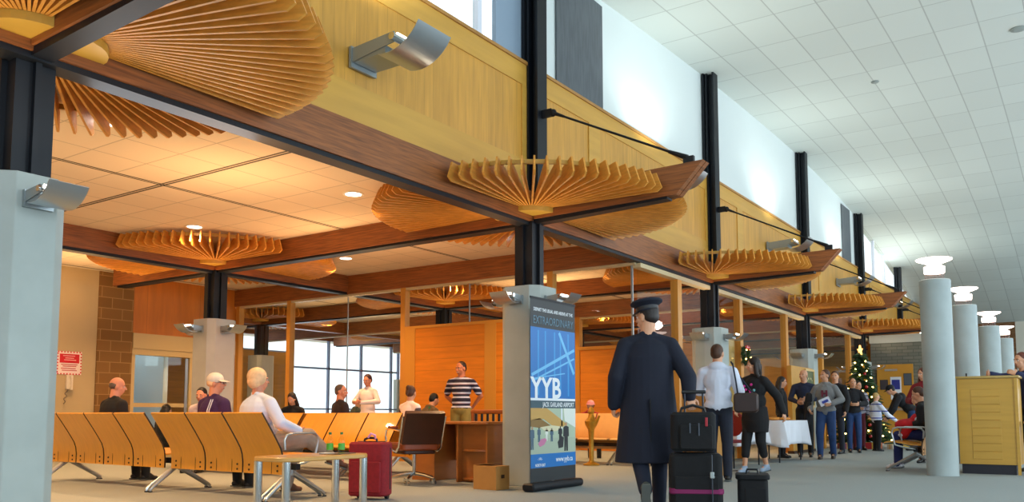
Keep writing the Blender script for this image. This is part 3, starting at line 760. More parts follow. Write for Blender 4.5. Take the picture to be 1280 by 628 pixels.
b = MB(); b.tube([(-.03, -.158, .24), (-.03, -.162, .16)], .006, 6); b.tube([(.04, -.158, .24), (.04, -.162, .14)], .006, 6); b.build('buckle_strap', mat('grey_strap', '#3b4450', .5), bg)
b = MB(); b.tube([(.12, -.195, .56), (.12, -.20, .12)], .012, 6, flat=.4); st = b.build('hanging_strap', mat('grey_strap', '#3b4450', .5), bpy.data.objects['suitcase.001'])
c = MB(); c.rbox((.12, -.205, .40), (.035, .012, .05), .01); c.build('strap_buckle', CHROME, st, True)
st.location.z = -.03
sb = thing('tote_case', 'small black flight bag on the floor right of the strapped suitcase', 'bag', (-2.36, 6.92, 0), R(20))
MB().rbox((0, 0, .17), (.24, .30, .32), .04, seg=5).build('bag_body', NYL, sb, True)
MB().rbox((0, 0, .345), (.27, .32, .04), .05, seg=5).build('bag_flap', NYL, sb, True)
MB().tube([(-.05, 0, .36), (-.04, 0, .40), (.04, 0, .40), (.05, 0, .36)], .01, 6).build('bag_handle', BLACKP, sb, True)
MB().rbox((.02, -.152, .2), (.16, .01, .12), .01, axis='y').build('side_pocket', NYL, sb)
bx = thing('cardboard_box', 'plain brown cardboard box on the floor left of the banner', 'box', (-5.75, 7.93, 0), R(-4))
KRAFT = mat('kraft_card', '#b5803f', .85, var=.05)
MB().bb(-.17, .17, -.12, .12, 0, .27).build('box_body', KRAFT, bx, bevel=.004)
b = MB(); b.prism([(-.02, 0), (.24, .03), (.24, .034), (-.02, .004)], (-.16, 0, .272), (1,0,0), (0,0,1), (0,1,0), .23); b.build('box_flap', KRAFT, bx)
MB().bb(.1705, .172, -.03, .03, .13, .17).build('hand_hole', DARK, bx)
# desk ------------------------------------------------------------
DESK = mat('desk_wood', '#a5642a', .4, var=.08, scale=4, stretch=(1,1,4), coat=.2)
t = thing('desk', 'brown wooden desk with open end shelves beside the concrete pillar', 'desk', (-6.85, 8.5, 0))
MB().rbox((0, .27, .745), (1.34, .66, .035), .03).build('desk_top', DESK, t, True)
b = MB(); b.bb(-.6, -.22, 0.0, .52, 0, .728); b.build('left_pedestal', DESK, t, bevel=.004)
b = MB(); b.bb(-.215, .14, .42, .44, .25, .728); b.build('modesty_panel', DESK, t)
b = MB(); b.bb(.14, .165, 0, .52, 0, .728); b.bb(.60, .625, 0, .52, 0, .728); b.bb(.165, .60, .10, .12, 0, .728); b.bb(.165, .6, .12, .52, 0, .05); b.build('shelf_case', DESK, t)
for z in (.04, .40): MB().prism([(.165+ (.435)*i/8, .095-.10*math.sin(PI*i/8)) for i in range(9)] + [(.60, .10), (.165, .10)], (0, 0, z), (1,0,0), (0,1,0), (0,0,1), .02).build('end_shelf', DESK, t)
MB().bb(-.45, -.33, -.006, 0, .60, .62).build('drawer_pull', BLACKP, t)
# leather swivel chair
LEA = mat('dark_brown_leather', '#38160a', .35, var=.2, scale=6, bump=.1); LEA2 = mat('tan_leather_seat', '#8a3d14', .4, var=.15, scale=6)
t = thing('swivel_chair', 'dark brown leather swivel chair with chrome arms in front of the desk', 'chair', (-6.98, 8.0, 0), R(62))
# local: faces +y
MB().sheet([(-.22, .50), (-.245, .60), (-.29, .72), (-.345, .84), (-.37, .88)], (0,0,0), (0,1,0), (0,0,1), (1,0,0), .50, .06).build('backrest', LEA, t, True)
MB().rbox((0, .02, .46), (.50, .52, .09), .07, seg=5).build('seat_cushion', LEA2, t, True)
MB().rbox((0, .0, .395), (.44, .40, .05), .06, seg=5).build('seat_base', LEA, t, True)
for sx in (-1, 1):
    a = MB().tube([(sx*.275, -.34, .83), (sx*.275, -.25, .60), (sx*.275, -.20, .46), (sx*.275, -.10, .40), (sx*.275, .16, .44), (sx*.275, .26, .50), (sx*.275, .29, .58), (sx*.275, .25, .66), (sx*.275, .12, .68), (sx*.275, -.20, .66), (sx*.275, -.27, .66)], .014, 8).build('chrome_arm', CHROME, t, True)
    MB().rbox((sx*.275, .02, .695), (.05, .28, .03), .02).build('arm_pad', LEA2, a, True)
MB().cyl((0,0,.10), (0,0,.38), .025, seg=14).build('gas_post', CHROME, t, True)
for k in range(5):
    a = 2*PI*k/5+.3; c_, s_ = math.cos(a), math.sin(a)
    l = MB().tube([(0,0,.13), (c_*.15, s_*.15, .11), (c_*.29, s_*.29, .075)], [.024, .02, .014], 8).build('leg', CHROME, t, True)
    w_ = MB()
    for q in (-.016, .016): w_.cyl((c_*.29-s_*q-.0*c_, s_*.29+c_*q, .027), (c_*.29-s_*(q*1.9), s_*.29+c_*(q*1.9), .027), .027, seg=12)
    w_.build('caster', CHROME, l, True)
# slat back armchair beyond the desk
OW = mat('orange_brown_wood', '#a3561c', .45, var=.1)
t = thing('armchair', 'wooden chair with dark upright slats behind the desk by the pillar', 'chair', (-6.95, 9.75, 0), R(10))
for sx in (-.27, .27):
    for sy in (-.25, .25): MB().rbox((sx, sy, .33 if sy > 0 else .45), (.045, .045, .66 if sy > 0 else .90), .01).build('leg', OW, t)
    MB().rbox((sx, 0, .67), (.06, .56, .03), .015).build('arm_rest', OW, t)
MB().rbox((0, 0, .44), (.52, .50, .08), .04).build('seat', LEA, t, True)
MB().rbox((0, -.25, .89), (.60, .05, .06), .02, axis='x').build('top_rail', OW, t)
for i in range(6): MB().bb(-.22+i*.088-.014, -.22+i*.088+.014, -.262, -.238, .48, .87).build('back_slat', BLACKP, t)
# brass stanchion
t = thing('brass_stand', 'golden ornamental stand post in front of the pale seats behind glass', 'stand', (-7.05, 12.6, 0))
GOLD = mat('gold_paint', '#b98a2a', .4, metal=.5, var=.2, scale=20)
MB().lathe([(.14, 0), (.14, .02), (.06, .05), (.04, .08), (.045, .5), (.055, .60), (.10, .68), (.11, .74), (.06, .80), (.04, .86), (.06, .90), (.035, .96), (.005, .985)], seg=20).build('turned_post', GOLD, t, True)
MB().tube([(.0, 0, .62), (.10, 0, .72), (.16, 0, .84)], [.03, .03, .02], 8).build('side_scroll', GOLD, t, True)

# banner ---------------------------------------------------------------
BX = -5.17
t = thing('pull_up_banner', 'tall blue and photo pull-up banner reading YYB in front of the pillar', 'banner', (BX, 8.36, 0))
hw, zb, zt = .49, .10, 2.16
tilt = 0.0
MB().rbox((0, 0, .05), (.16, 1.10, .09), .04, axis='y', seg=6).build('base_cassette', BLACK, t, True)
MB().bb(-.03, -.01, -.02, .02, .09, zt).build('support_pole', ALU, t)
MB().bb(-.006, .006, -hw-.005, hw+.005, zt, zt+.025).build('top_rail', BLACK, t)
sheet = MB().bb(-.004, 0, -hw, hw, zb, zt).build('banner_sheet', mat('banner_black', '#22282c', .5), t)
def panel(name, y0, y1, z0, z1, m, x=.0012, parent=sheet): return MB().bb(0, x, y0, y1, z0, z1).build(name, m, parent)
BLUE = mat('banner_blue', '#0c6fba', .45); PBLUE = mat('banner_light_blue', '#69b9e6', .45); WT = mat('banner_white', '#e9eef2', .5)
MBL = mat('banner_mid_blue', '#2f93d2', .45)
zz = lambda f: zt - (zt-zb)*f     # f: fraction down from the top
panel('blue_picture', -hw, hw, zz(.545-.0), zz(.155), BLUE)
# beams of light in the blue picture
b = MB()
def strip(y0, z0, y1, z1, w_, x=.0024, bb=None):
    d = Vector((0, y1-y0, z1-z0)); L_ = d.length; d.normalize(); nrm = Vector((0, -d.z, d.y)); c = Vector((x/2, (y0+y1)/2, (z0+z1)/2))
    (bb or b).prism([(-L_/2, -w_/2), (L_/2, -w_/2), (L_/2, w_/2), (-L_/2, w_/2)], c, d, nrm, (1,0,0), x)
zA, zB_ = zz(.545), zz(.155)
strip(-hw+.02, zz(.42), hw-.02, zz(.26), .035); strip(-hw+.02, zz(.455), hw-.02, zz(.31), .02, .0026); strip(.12, zz(.17), hw-.03, zz(.40), .045, .0030); strip(-hw+.03, zz(.44), .25, zz(.40), .012, .0034)
b.build('light_streaks', PBLUE, sheet)
b = MB()
for y in (-.33, -.18, .02, .15, .33): strip(y, zz(.17), y, zz(.53), .03, .0018)
b.build('vertical_streaks', MBL, sheet)
panel('white_line', -hw, hw, zz(.558), zz(.545), WT)
panel('grey_title_band', -hw, hw, zz(.60), zz(.558), mat('banner_grey', '#3b5560', .5))
# printed photograph
PH = {n_: mat('print_'+n_, c_, .5) for n_, c_ in dict(sky='#aebfa6', tan='#c79c52', tan2='#8b6a34', cream='#d9d2ae', floor='#a9b7a2', floor2='#8c9c8c', dark='#20242a', pink='#c879a0', skin='#b98a6a', blue='#4b6478', pale='#dfe5dc', white='#dfe6ee').items()}
panel('photo_print', -hw, hw, zz(.85), zz(.60), PH['sky'], .001)
panel('photo_floor', -hw, hw, zz(.85), zz(.765), PH['floor'], .0014)
def polyp(pts, m, name, x=.0022):
    MB().prism([(a, zz(f)) for a, f in pts], (x/2, 0, 0), (0,1,0), (0,0,1), (1,0,0), x).build(name, m, sheet)
polyp([(-.49,.60),(-.15,.60),(.12,.655),(.28,.69),(.20,.705),(-.05,.695),(-.22,.66),(-.49,.665)], PH['tan'], 'photo_timber')
polyp([(-.49,.665),(-.30,.655),(-.05,.70),(.15,.71),(-.05,.72),(-.49,.70)], PH['tan2'], 'photo_timber_shade')
polyp([(-.30,.705),(-.05,.695),(.22,.705),(.05,.728),(-.18,.728)], PH['cream'], 'photo_canopy', .003)
polyp([(.16,.60),(.19,.60),(.19,.72),(.16,.72)], PH['white'], 'photo_column')
polyp([(.22,.60),(.49,.60),(.49,.71),(.36,.69),(.24,.67)], PH['pale'], 'photo_wall')
def pfig(y, f0, f1, w_, m, head=True):
    h = (zt-zb)*(f1-f0)
    b = MB(); z1 = zz(f0); z0 = zz(f1)
    b.prism([(y-w_*.32, z0), (y-w_*.05, z0), (y, z0+h*.45), (y+w_*.05, z0), (y+w_*.32, z0), (y+w_*.3, z0+h*.5), (y+w_*.5, z0+h*.5), (y+w_*.45, z1-h*.17), (y, z1-h*.12), (y-w_*.45, z1-h*.17), (y-w_*.5, z0+h*.5), (y-w_*.3, z0+h*.5)], (.0015, 0, 0), (0,1,0), (0,0,1), (1,0,0), .003)
    b.build('photo_figure', m, sheet)
    MB().cyl((0, y, z1-h*.07), (.0034, y, z1-h*.07), h*.065, seg=10).build('photo_head', PH['dark'] if head else PH['skin'], sheet)
pfig(.27, .678, .842, .13, PH['dark'], False); pfig(.14, .70, .79, .09, PH['dark']); pfig(-.32, .705, .785, .07, PH['blue']); pfig(-.05, .71, .785, .07, PH['blue'])
pfig(-.46, .70, .825, .09, PH['blue'], False); pfig(-.16, .71, .78, .06, PH['pale'], False)
polyp([(-.34,.795),(-.28,.77),(-.19,.765),(-.16,.775),(-.21,.80),(-.30,.812)], PH['pink'], 'photo_pink_case', .0036)
polyp([(.08,.79),(.16,.755),(.22,.765),(.20,.82),(.10,.825)], PH['dark'], 'photo_black_case', .0036)
panel('blue_footer', -hw, hw, zz(.925), zz(.85), BLUE, .0018)
def btext(s, size, y, f, m, name, fit=None, off=.0, align='LEFT', x=.003):
    return text(s, size, frame((x, y, zz(f)), (0,1,0), (0,0,1)), sheet, name, m, align, .0005, off, fit=fit)
btext('DEPART THE USUAL AND ARRIVE AT THE', .055, -.43, .065, WT, 'lettering', fit=.86, off=.0008)
btext('EXTRAORDINARY', .13, -.44, .135, mat('banner_slate_text', '#5b7f93', .5), 'lettering', fit=.88)
btext('YYB', .33, -.485, .542, WT, 'lettering', fit=.66, off=.008)
btext('JACK GARLAND AIRPORT', .075, -.24, .592, WT, 'lettering', fit=.70, off=.001)
btext('www.yyb.ca', .085, .04, .898, WT, 'lettering', fit=.38, off=.0008)
btext('NORTH BAY', .045, -.40, .918, WT, 'lettering', fit=.21, off=.001)
b = MB()
for i in range(5):
    a = R(20+35*i); b.tube([(.002, -.30+.012*math.cos(a), zz(.885)+.012*math.sin(a)), (.002, -.30+.05*math.cos(a), zz(.885)+.035*math.sin(a))], .005, 6, flat=.5)
b.build('leaf_emblem', WT, sheet)

# telephone, warning sign, door notices ---------------------------------
t = thing('wall_telephone', 'white wall telephone hanging below the red notice', 'telephone', (XW, 8.10, 1.38))
IV = mat('ivory_plastic', '#e2d4bc', .4)
MB().rbox((.035, 0, .06), (.06, .12, .26), .02, axis='x').build('phone_body', IV, t, True)
MB().tube([(.09, .01, .17), (.11, .01, .12), (.11, .01, -.02), (.09, .01, -.07)], [.03, .02, .02, .03], 8).build('handset', IV, t, True)
MB().tube([(.06, -.03, -.07)] + [(.06+.01*math.sin(i*1.7), -.05+.02*math.cos(i*1.3)-.004*i, -.09-.022*i) for i in range(12)], .009, 6).build('coiled_cord', mat('grey_cord', '#7a6a52', .6), t, True)
t = thing('warning_notice', 'red and white notice with striped border on the beige wall', 'sign', (XW+.012, 8.10, 1.79))
MB().bb(-.01, 0, -.225, .225, -.21, .21).build('notice_board', mat('notice_white', '#f0dcd4', .6), t)
RD = mat('notice_red', '#d0141c', .5)
b = MB()
for i in range(8):
    for zz_ in (-.20, .20): b.bb(0, .002, -.215+i*.056, -.19+i*.056, zz_-.012, zz_+.012)
for i in range(7):
    for yy in (-.213, .213): b.bb(0, .002, yy-.012, yy+.012, -.18+i*.056, -.155+i*.056)
b.build('striped_border', RD, t)
MB().bb(0, .003, -.18, .18, 0, .165).build('red_field', RD, t)
b = MB()
for i, (y0, y1, z) in enumerate(((-.12,.10,.13),(-.08,.08,.09),(-.10,.12,.055))): b.bb(.003, .004, y0, y1, z-.006, z+.006)
b.build('faint_lines', mat('notice_pale_line', '#f2b9b4', .6), t)
b = MB()
for i, (y0, y1, z) in enumerate(((-.15,.15,-.03),(-.12,.13,-.06),(-.15,.12,-.10),(-.13,.14,-.135))): b.bb(0, .002, y0, y1, z-.008, z+.008)
b.build('text_lines', mat('notice_red_line', '#c04a48', .6), t)
def flat_sign(name, label, cat, x0, x1, z0, z1, y, mf, mfr=None, inner=None):
    t = thing(name, label, cat, ((x0+x1)/2, y, (z0+z1)/2)); a, h = (x1-x0)/2, (z1-z0)/2
    MB().bb(-a, a, -.012, .0, -h, h).build('sign_board', mfr or mf, t)
    MB().bb(-a*.9, a*.9, -.015, -.012, -h*.93, h*.93).build('sign_face', mf, t)
    if inner: MB().bb(-a*inner[0], a*inner[0], -.018, -.015, -h*inner[1], h*inner[2]).build('printed_picture', inner[3], t)
    return t
flat_sign('door_poster', 'white poster with a blue picture on the yellow door', 'poster', -5.05, -4.75, 1.30, 1.98, 27.418, mat('poster_white', '#dfe6ee', .6), None, (.75, .1, .75, mat('poster_blue', '#1f2f8c', .5)))
flat_sign('door_notice', 'dark framed notice at the upper right of the yellow door', 'sign', -4.68, -4.46, 1.72, 2.08, 27.418, mat('notice_slate', '#4a5560', .5), BLACKP)
flat_sign('door_notice', 'small dark notice at the left of the yellow door', 'sign', -5.34, -5.12, 1.60, 1.90, 27.418, mat('notice_brown', '#3b3238', .5), BLACKP)
t = thing('display_board', 'upright maple display board with plinth standing before the fourth concrete pillar', 'display board', (-5.5, 19.55, 0))
MB().bb(-.05, .05, -.85, .85, .06, 1.93).build('board_panel', mat('board_maple', '#c8933c', .45, var=.06), t, bevel=.005)
MB().bb(-.07, .07, -.86, .86, 0, .06).build('plinth', DARK, t)
t = thing('framed_picture', 'framed picture of a lit tree beside the woman in the grey hoodie', 'picture', (-5.44, 20.02, 1.46))
FRM = mat('light_wood_frame', '#d8b87a', .4)
b = MB(); b.bb(0, .04, -.36, -.31, -.44, .44); b.bb(0, .04, .31, .36, -.44, .44); b.bb(0, .04, -.31, .31, .39, .44); b.bb(0, .04, -.31, .31, -.44, -.39); b.build('picture_frame', FRM, t)
MB().bb(0, .02, -.31, .31, -.39, .39).build('picture_print', mat('print_green', '#4d5a30', .4, var=.5, scale=12), t)
rnd = random.Random(5); b = MB()
for i in range(22): b.ell((.022, rnd.uniform(-.2, .2), rnd.uniform(-.3, .25)), (.004, .018, .018), 6, 4)
b.build('printed_lights', mat('print_lights', '#f2dca0', .4), t)

# counter on the right -----------------------------------------------------
t = thing('counter', 'tall panelled maple counter with black plinth right of the round pillar', 'counter', (-1.30, 14.25, 0))
MC = mat('counter_maple', '#c8973a', .42, var=.06, scale=4, stretch=(.4,1,4))
MB().bb(-.36, .40, -.33, .33, .14, 1.37).build('counter_body', MC, t)
MB().bb(-.34, .34, -.31, .31, 0, .14).build('plinth', mat('plinth_black', '#1d1a24', .5), t)
MB().rbox((.02, 0, 1.39), (.82, .72, .035), .02).build('counter_top', mat('counter_edge', '#b99752', .4, var=.05), t, True)
MB().bb(.36, .40, -.345, -.33, 0, 1.37).build('end_post', MC, t)
b = MB()
for i in range(9): b.bb(-.19, .18, -.338, -.33, .215+i*.112, .318+i*.112)
b.build('front_panel', MC, t, bevel=.004)
MB().cyl((-.28, .1, 1.408), (-.28, .1, 1.47), .012, seg=8).build('pen_stub', BLACKP, t)
t = thing('stool', 'light wooden bar stool at the right edge beside the counter', 'stool', (-.66, 14.15, 0))
LW = mat('light_stool_wood', '#c9983f', .45)
for sx in (-.16, .16):
    for sy in (-.16, .16): MB().rbox((sx, sy, .36), (.035, .035, .72), .008).build('leg', LW, t)
for z in (.25, .45):
    for sy in (-.16, .16): MB().bb(-.15, .15, sy-.01, sy+.01, z, z+.03).build('rung', LW, t)
MB().rbox((0, 0, .74), (.38, .38, .04), .03).build('seat', LW, t, True)

# tables with white cloths ---------------------------------------------------
CL = mat('white_cloth', '#dfe2ea', .85, var=.03, scale=4)
def cloth_table(label_t, label_c, x, y, w_, d, cloth_h):
    t = thing('folding_table', label_t, 'table', (x, y, 0))
    MB().rbox((0, 0, .715), (w_-.04, d-.04, .03), .02).build('table_top', BLACKP, t)
    for sx in (-1, 1):
        for sy in (-1, 1): MB().cyl((sx*(w_/2-.1), sy*(d/2-.1), 0), (sx*(w_/2-.1), sy*(d/2-.1), .70), .014, seg=8).build('leg', BLACK, t)
    b = MB(); N_ = 96; rings = []
    def per(s_):
        P_ = 2*(w_+d); q = s_*P_
        if q < w_: return (-w_/2+q, -d/2, 0, -1)
        q -= w_
        if q < d: return (w_/2, -d/2+q, 1, 0)
        q -= d
        if q < w_: return (w_/2-q, d/2, 0, 1)
        q -= w_
        return (-w_/2, d/2-q, -1, 0)
    rows = 8; vs = []
    for r_ in range(rows+1):
        for i in range(N_):
            px, py, nx, ny = per(i/N_); k = r_/rows
            corner = max(0, 1-min(abs(abs(px)-w_/2)+abs(abs(py)-d/2), .3)/.3)
            amp = .018*k*math.sin(i*.9)+.01*k*math.sin(i*2.3)
            out = .012+amp+.05*k*corner
            vs.append((px+nx*out+ (math.copysign(.03*k*corner, px)), py+ny*out+math.copysign(.03*k*corner, py), .742-(cloth_h+.05*corner)*k))
    fs = [(r_*N_+i, r_*N_+(i+1)%N_, (r_+1)*N_+(i+1)%N_, (r_+1)*N_+i) for r_ in range(rows) for i in range(N_)]
    fs.append(tuple(range(N_)))
    b.add(vs, fs); o = b.build('tablecloth', CL, None, True, loc=(x, y, 0)); 
    m = o.modifiers.new('thick', 'SOLIDIFY'); m.thickness = .004; m.offset = 1
    tag(o, label_c, 'tablecloth')
cloth_table('black folding table under a white cloth, in front of the bald man', 'white tablecloth with bread on it, in front of the bald man', -4.95, 15.75, .8, 1.5, .42)
cloth_table('black folding table under a white cloth, behind the man in white', 'white tablecloth hanging between the man in white and woman in black', -5.0, 13.68, .7, 1.4, .34)
b = MB()
for (x, y) in ((-4.9, 15.6), (-4.78, 15.9), (-5.0, 16.1)): b.ell((x, y, .775), (.10, .13, .03), 12, 8)
tag(b.build('bread_tray', mat('golden_bread', '#d98f3a', .7, emit=None)), 'golden bread loaves on the white tablecloth', 'bread'); 
bpy.data.objects['bread_tray']['kind'] = 'stuff'
t = thing('red_chair', 'chair with a rounded dark red back between the man in white and woman in black', 'chair', (-4.66, 12.4, 0), R(155))
RC = mat('dark_red_shell', '#8e1a22', .5)
b = MB(); poly = [(.21*math.cos(R(a)), .20*math.sin(R(a))) for a in range(0, 360, 20)]; b.prism(poly, (0, -.22, .72), (1,0,0), (0,0,1), (0,1,0), .03); b.build('chair_back', RC, t, bevel=.006)
MB().rbox((0, 0, .45), (.44, .44, .05), .08, seg=5).build('seat', RC, t, True)
for sx in (-1, 1): MB().tube([(sx*.20, -.23, .70), (sx*.21, -.20, .45), (sx*.22, -.26, .02), (sx*.22, .22, .02), (sx*.20, .18, .43)], .012, 8).build('side_frame', BLACK, t, True)
# carton pillar panel behind uniformed man (brown cardboard display)
t = thing('display_carton', 'brown carton standing behind the pulled suitcase handles', 'box', (-4.6, 11.5, 0))
MB().bb(-.25, .25, -.2, .2, 0, 1.18).build('box_body', KRAFT, t, bevel=.004); b = MB(); b.ell((-.05, -.05, 1.20), (.12, .10, .035), 10, 6); b.build('white_cloth_bundle', CL, t, True)

# christmas tree ---------------------------------------------------------
TX, TY = -5.0, 23.3
t = thing('christmas_tree', 'lit Christmas tree with red and gold baubles against the hall glazing', 'tree', (TX, TY, 0))
GRN = mat('fir_green', '#22401f', .8, var=.4, scale=9); rnd = random.Random(3)
MB().cyl((0,0,0), (0,0,2.3), .05, .015, 10).build('trunk', mat('bark', '#4a321e', .9), t)
b = MB()
for i in range(620):
    z = .25 + 2.2*(rnd.random()**1.25); rr = .66*(1-(z-.25)/2.35)+.03; a = rnd.uniform(0, 2*PI); L_ = rr*rnd.uniform(.75, 1.1)
    d = Vector((math.cos(a), math.sin(a), -.22)); p0 = Vector((0,0,z)); p1 = p0+d*L_
    s_ = Vector((-math.sin(a), math.cos(a), 0))
    for j in range(5):
        q = p0.lerp(p1, .35+.16*j); w_ = .085*(1-.11*j)
        b.add([q-s_*w_+Vector((0,0,-.03)), q+d*.13, q+s_*w_+Vector((0,0,-.03)), q+Vector((0,0,.035))], [(0,1,3), (1,2,3), (0,2,1), (0,3,2)])
fo = b.build('foliage', GRN, t); fo['kind'] = 'stuff'
LG = emis('fairy_light_glow', '#ffcf6a', 14); REDB = mat('red_bauble', '#b5181e', .2, coat=.5); GLB = mat('gold_bauble', '#d8a64a', .25, metal=.7)
for i in range(70):
    z = .3 + 2.1*(i/70)**1.1; rr = .64*(1-(z-.25)/2.35)+.06; a = i*2.399
    MB().ell((rr*math.cos(a), rr*math.sin(a), z-.1), (.022,.022,.022), 8, 6).build('fairy_light', LG, t)
for i in range(36):
    z = .35 + 1.9*(i/36)**1.1; rr = .62*(1-(z-.25)/2.35)+.05; a = i*2.1+1
    MB().ell((rr*math.cos(a), rr*math.sin(a), z-.12), (.045,.045,.045), 12, 8).build('bauble', (REDB, GLB)[i % 2], t, True)
b = MB(); poly = []
for i in range(10): poly.append(((.14 if i % 2 == 0 else .06)*math.cos(R(90+36*i)), (.14 if i % 2 == 0 else .06)*math.sin(R(90+36*i))))
b.prism(poly, (0, 0, 2.52), (.58,-.81,0), (0,0,1), (.81,.58,0), .04)
b.build('star', emis('star_glow', '#ffb35a', 4), t)
for i, (dx, dy, s_, c_, lb) in enumerate(((.42,-.85,(.36,.26,.16),'#a8222a','red wrapped gift box under the Christmas tree, nearest the camera'),(.95,-.15,(.3,.24,.2),'#c9a13c','gold wrapped gift box on the floor right of the Christmas tree'),(-.2,-1.08,(.28,.3,.14),'#7a2440','plum wrapped flat gift box under the Christmas tree, left side'),(.85,-.62,(.26,.2,.12),'#d7d2c0','cream wrapped gift box at the front right of the Christmas tree'))):
    g = thing('gift_box', lb, 'gift', (TX+dx, TY+dy, 0), .3*i)
    MB().bb(-s_[0]/2, s_[0]/2, -s_[1]/2, s_[1]/2, 0, s_[2]).build('wrapped_box', mat('wrap_%d' % i, c_, .4), g, bevel=.004)
    q = MB(); q.bb(-.015, .015, -s_[1]/2-.002, s_[1]/2+.002, 0, s_[2]+.003); q.bb(-s_[0]/2-.002, s_[0]/2+.002, -.015, .015, 0, s_[2]+.003); q.build('gift_ribbon', mat('ribbon_gold', '#d9b040', .4), g)
t = thing('christmas_wreath', 'green wreath with red bow hanging on the oak mullion above the bald man', 'wreath', (Xc+.13, 16.25, 2.0))
b = MB(); rnd = random.Random(9)
for i in range(120):
    a = 2*PI*i/120; q = Vector((rnd.uniform(-.03, .03), .16*math.cos(a), .16*math.sin(a))); dd = Vector((rnd.uniform(-.5,.5), rnd.uniform(-1,1), rnd.uniform(-1,1)))*.06
    b.add([q-dd, q+dd, q+Vector((.04, 0, .03)), q+Vector((-.02,.02,.03))], [(0,1,2), (0,2,3), (0,3,1), (1,3,2)])
wf = b.build('foliage', GRN, t); wf['kind'] = 'stuff'
b = MB(); b.ell((.05, .05, .16), (.03,.07,.05)); b.ell((.05, -.05, .16), (.03,.07,.05)); b.ell((.06, 0, .16), (.03,.03,.03)); b.build('red_bow', REDB, t, True)
for i in range(5): MB().ell((.06, .15*math.cos(i*1.25+3.6), .15*math.sin(i*1.25+3.6)), (.014,.014,.014), 8, 6).build('fairy_light', LG, t)

# ================================================================== PEOPLE
SKIN = mat('skin', '#d29a78', .55, var=.05, scale=6); SKINW = mat('skin_rosy', '#d58f70', .55, var=.05, scale=6)
EYEW = mat('eye_white', '#e6e0da', .3); EYED = mat('eye_dark', '#1c1410', .3); LIP = mat('lip', '#a5554a', .5)
def V(*a): return Vector(a if len(a) > 1 else a[0])
def blob(name, parts, voxel, m, parent=None, smooth=3, mats=None):
    b = MB()
    for p in parts:
        if p[0] == 'c':      # rounded cone p0 p1 r0 r1
            p0, p1, r0, r1 = V(p[1]), V(p[2]), p[3], p[4]; d = p1-p0; L_ = d.length
            if L_ < 1e-5: continue
            q = d.to_track_quat('Z', 'Y').to_matrix(); prof = []
            for i in range(5): a = PI/2*i/4; prof.append((max(r0*math.sin(a), .0004), -r0*math.cos(a)))
            for i in range(5): a = PI/2*i/4; prof.append((max(r1*math.cos(a), .0004), L_+r1*math.sin(a)))
            b.lathe(prof, p0, 14, q)
        elif p[0] == 'e':    # ellipsoid centre radii rotation
            b.ell(p[1], p[2], 16, 10, p[3] if len(p) > 3 else None)
        elif p[0] == 'l':    # loft of ellipses (centre, rx, ry)
            R_ = p[1]; n_ = 24; vs = []
            for (c, rx, ry) in R_:
                for j in range(n_):
                    t = 2*PI*j/n_; vs.append(V(c)+V(rx*math.cos(t), ry*math.sin(t), 0))
            k = len(R_); fs = [(i*n_+j, i*n_+(j+1)%n_, (i+1)*n_+(j+1)%n_, (i+1)*n_+j) for i in range(k-1) for j in range(n_)]
            fs.append(tuple(range(n_-1, -1, -1))); fs.append(tuple((k-1)*n_+j for j in range(n_)))
            b.add(vs, fs)
        elif p[0] == 'b': b.box(p[1], p[2], M=p[3] if len(p) > 3 else None)
    o = b.build(name, m)
    r_ = o.modifiers.new('r', 'REMESH'); r_.mode = 'VOXEL'; r_.voxel_size = voxel; r_.use_smooth_shade = True
    if smooth: s_ = o.modifiers.new('s', 'SMOOTH'); s_.iterations = smooth; s_.factor = .5
    bpy.context.view_layer.update(); dg = bpy.context.evaluated_depsgraph_get()
    me = bpy.data.meshes.new_from_object(o.evaluated_get(dg)); me.name = name
    old = o.data; o.modifiers.clear(); o.data = me; bpy.data.meshes.remove(old)
    if parent is not None: o.parent = parent
    return o
def hand(w_, dirn, palm_n, side, sc=1.0, curl=.5, fr=.0088):
    """w_: wrist, dirn: finger direction, palm_n: palm normal, side: thumb direction sign"""
    d = V(dirn).normalized(); n_ = V(palm_n); n_ = (n_-d*n_.dot(d)).normalized(); s_ = d.cross(n_)*side
    w_ = V(w_); P = []
    Mr = Matrix((s_, d, n_)).transposed()
    P.append(('e', w_+d*.045*sc, (.040*sc, .050*sc, .017*sc), Mr)); P.append(('c', w_, w_+d*.03*sc, .024*sc, .026*sc))
    for i, (o_, L_) in enumerate(((.031, .068), (.0105, .078), (-.0105, .073), (-.030, .056))):
        k0 = w_+d*.082*sc+s_*o_*sc; k1 = k0+(d*math.cos(curl)+n_*math.sin(curl))*L_*.5*sc; k2 = k1+(d*math.cos(curl*2.3)+n_*math.sin(curl*2.3))*L_*.5*sc
        P += [('c', w_+d*.05*sc+s_*o_*.8*sc, k0, fr*1.1*sc, fr*sc), ('c', k0, k1, fr*sc, fr*.92*sc), ('c', k1, k2, fr*.92*sc, fr*.8*sc)]
    t0 = w_+d*.02*sc+s_*.025*sc; t1 = t0+(d*.6+s_*.8).normalized()*.04*sc; t2 = t1+(d*.9+s_*.2+n_*.4).normalized()*.03*sc
    P += [('c', t0, t1, .013*sc, .011*sc), ('c', t1, t2, .011*sc, .009*sc)]
    return P
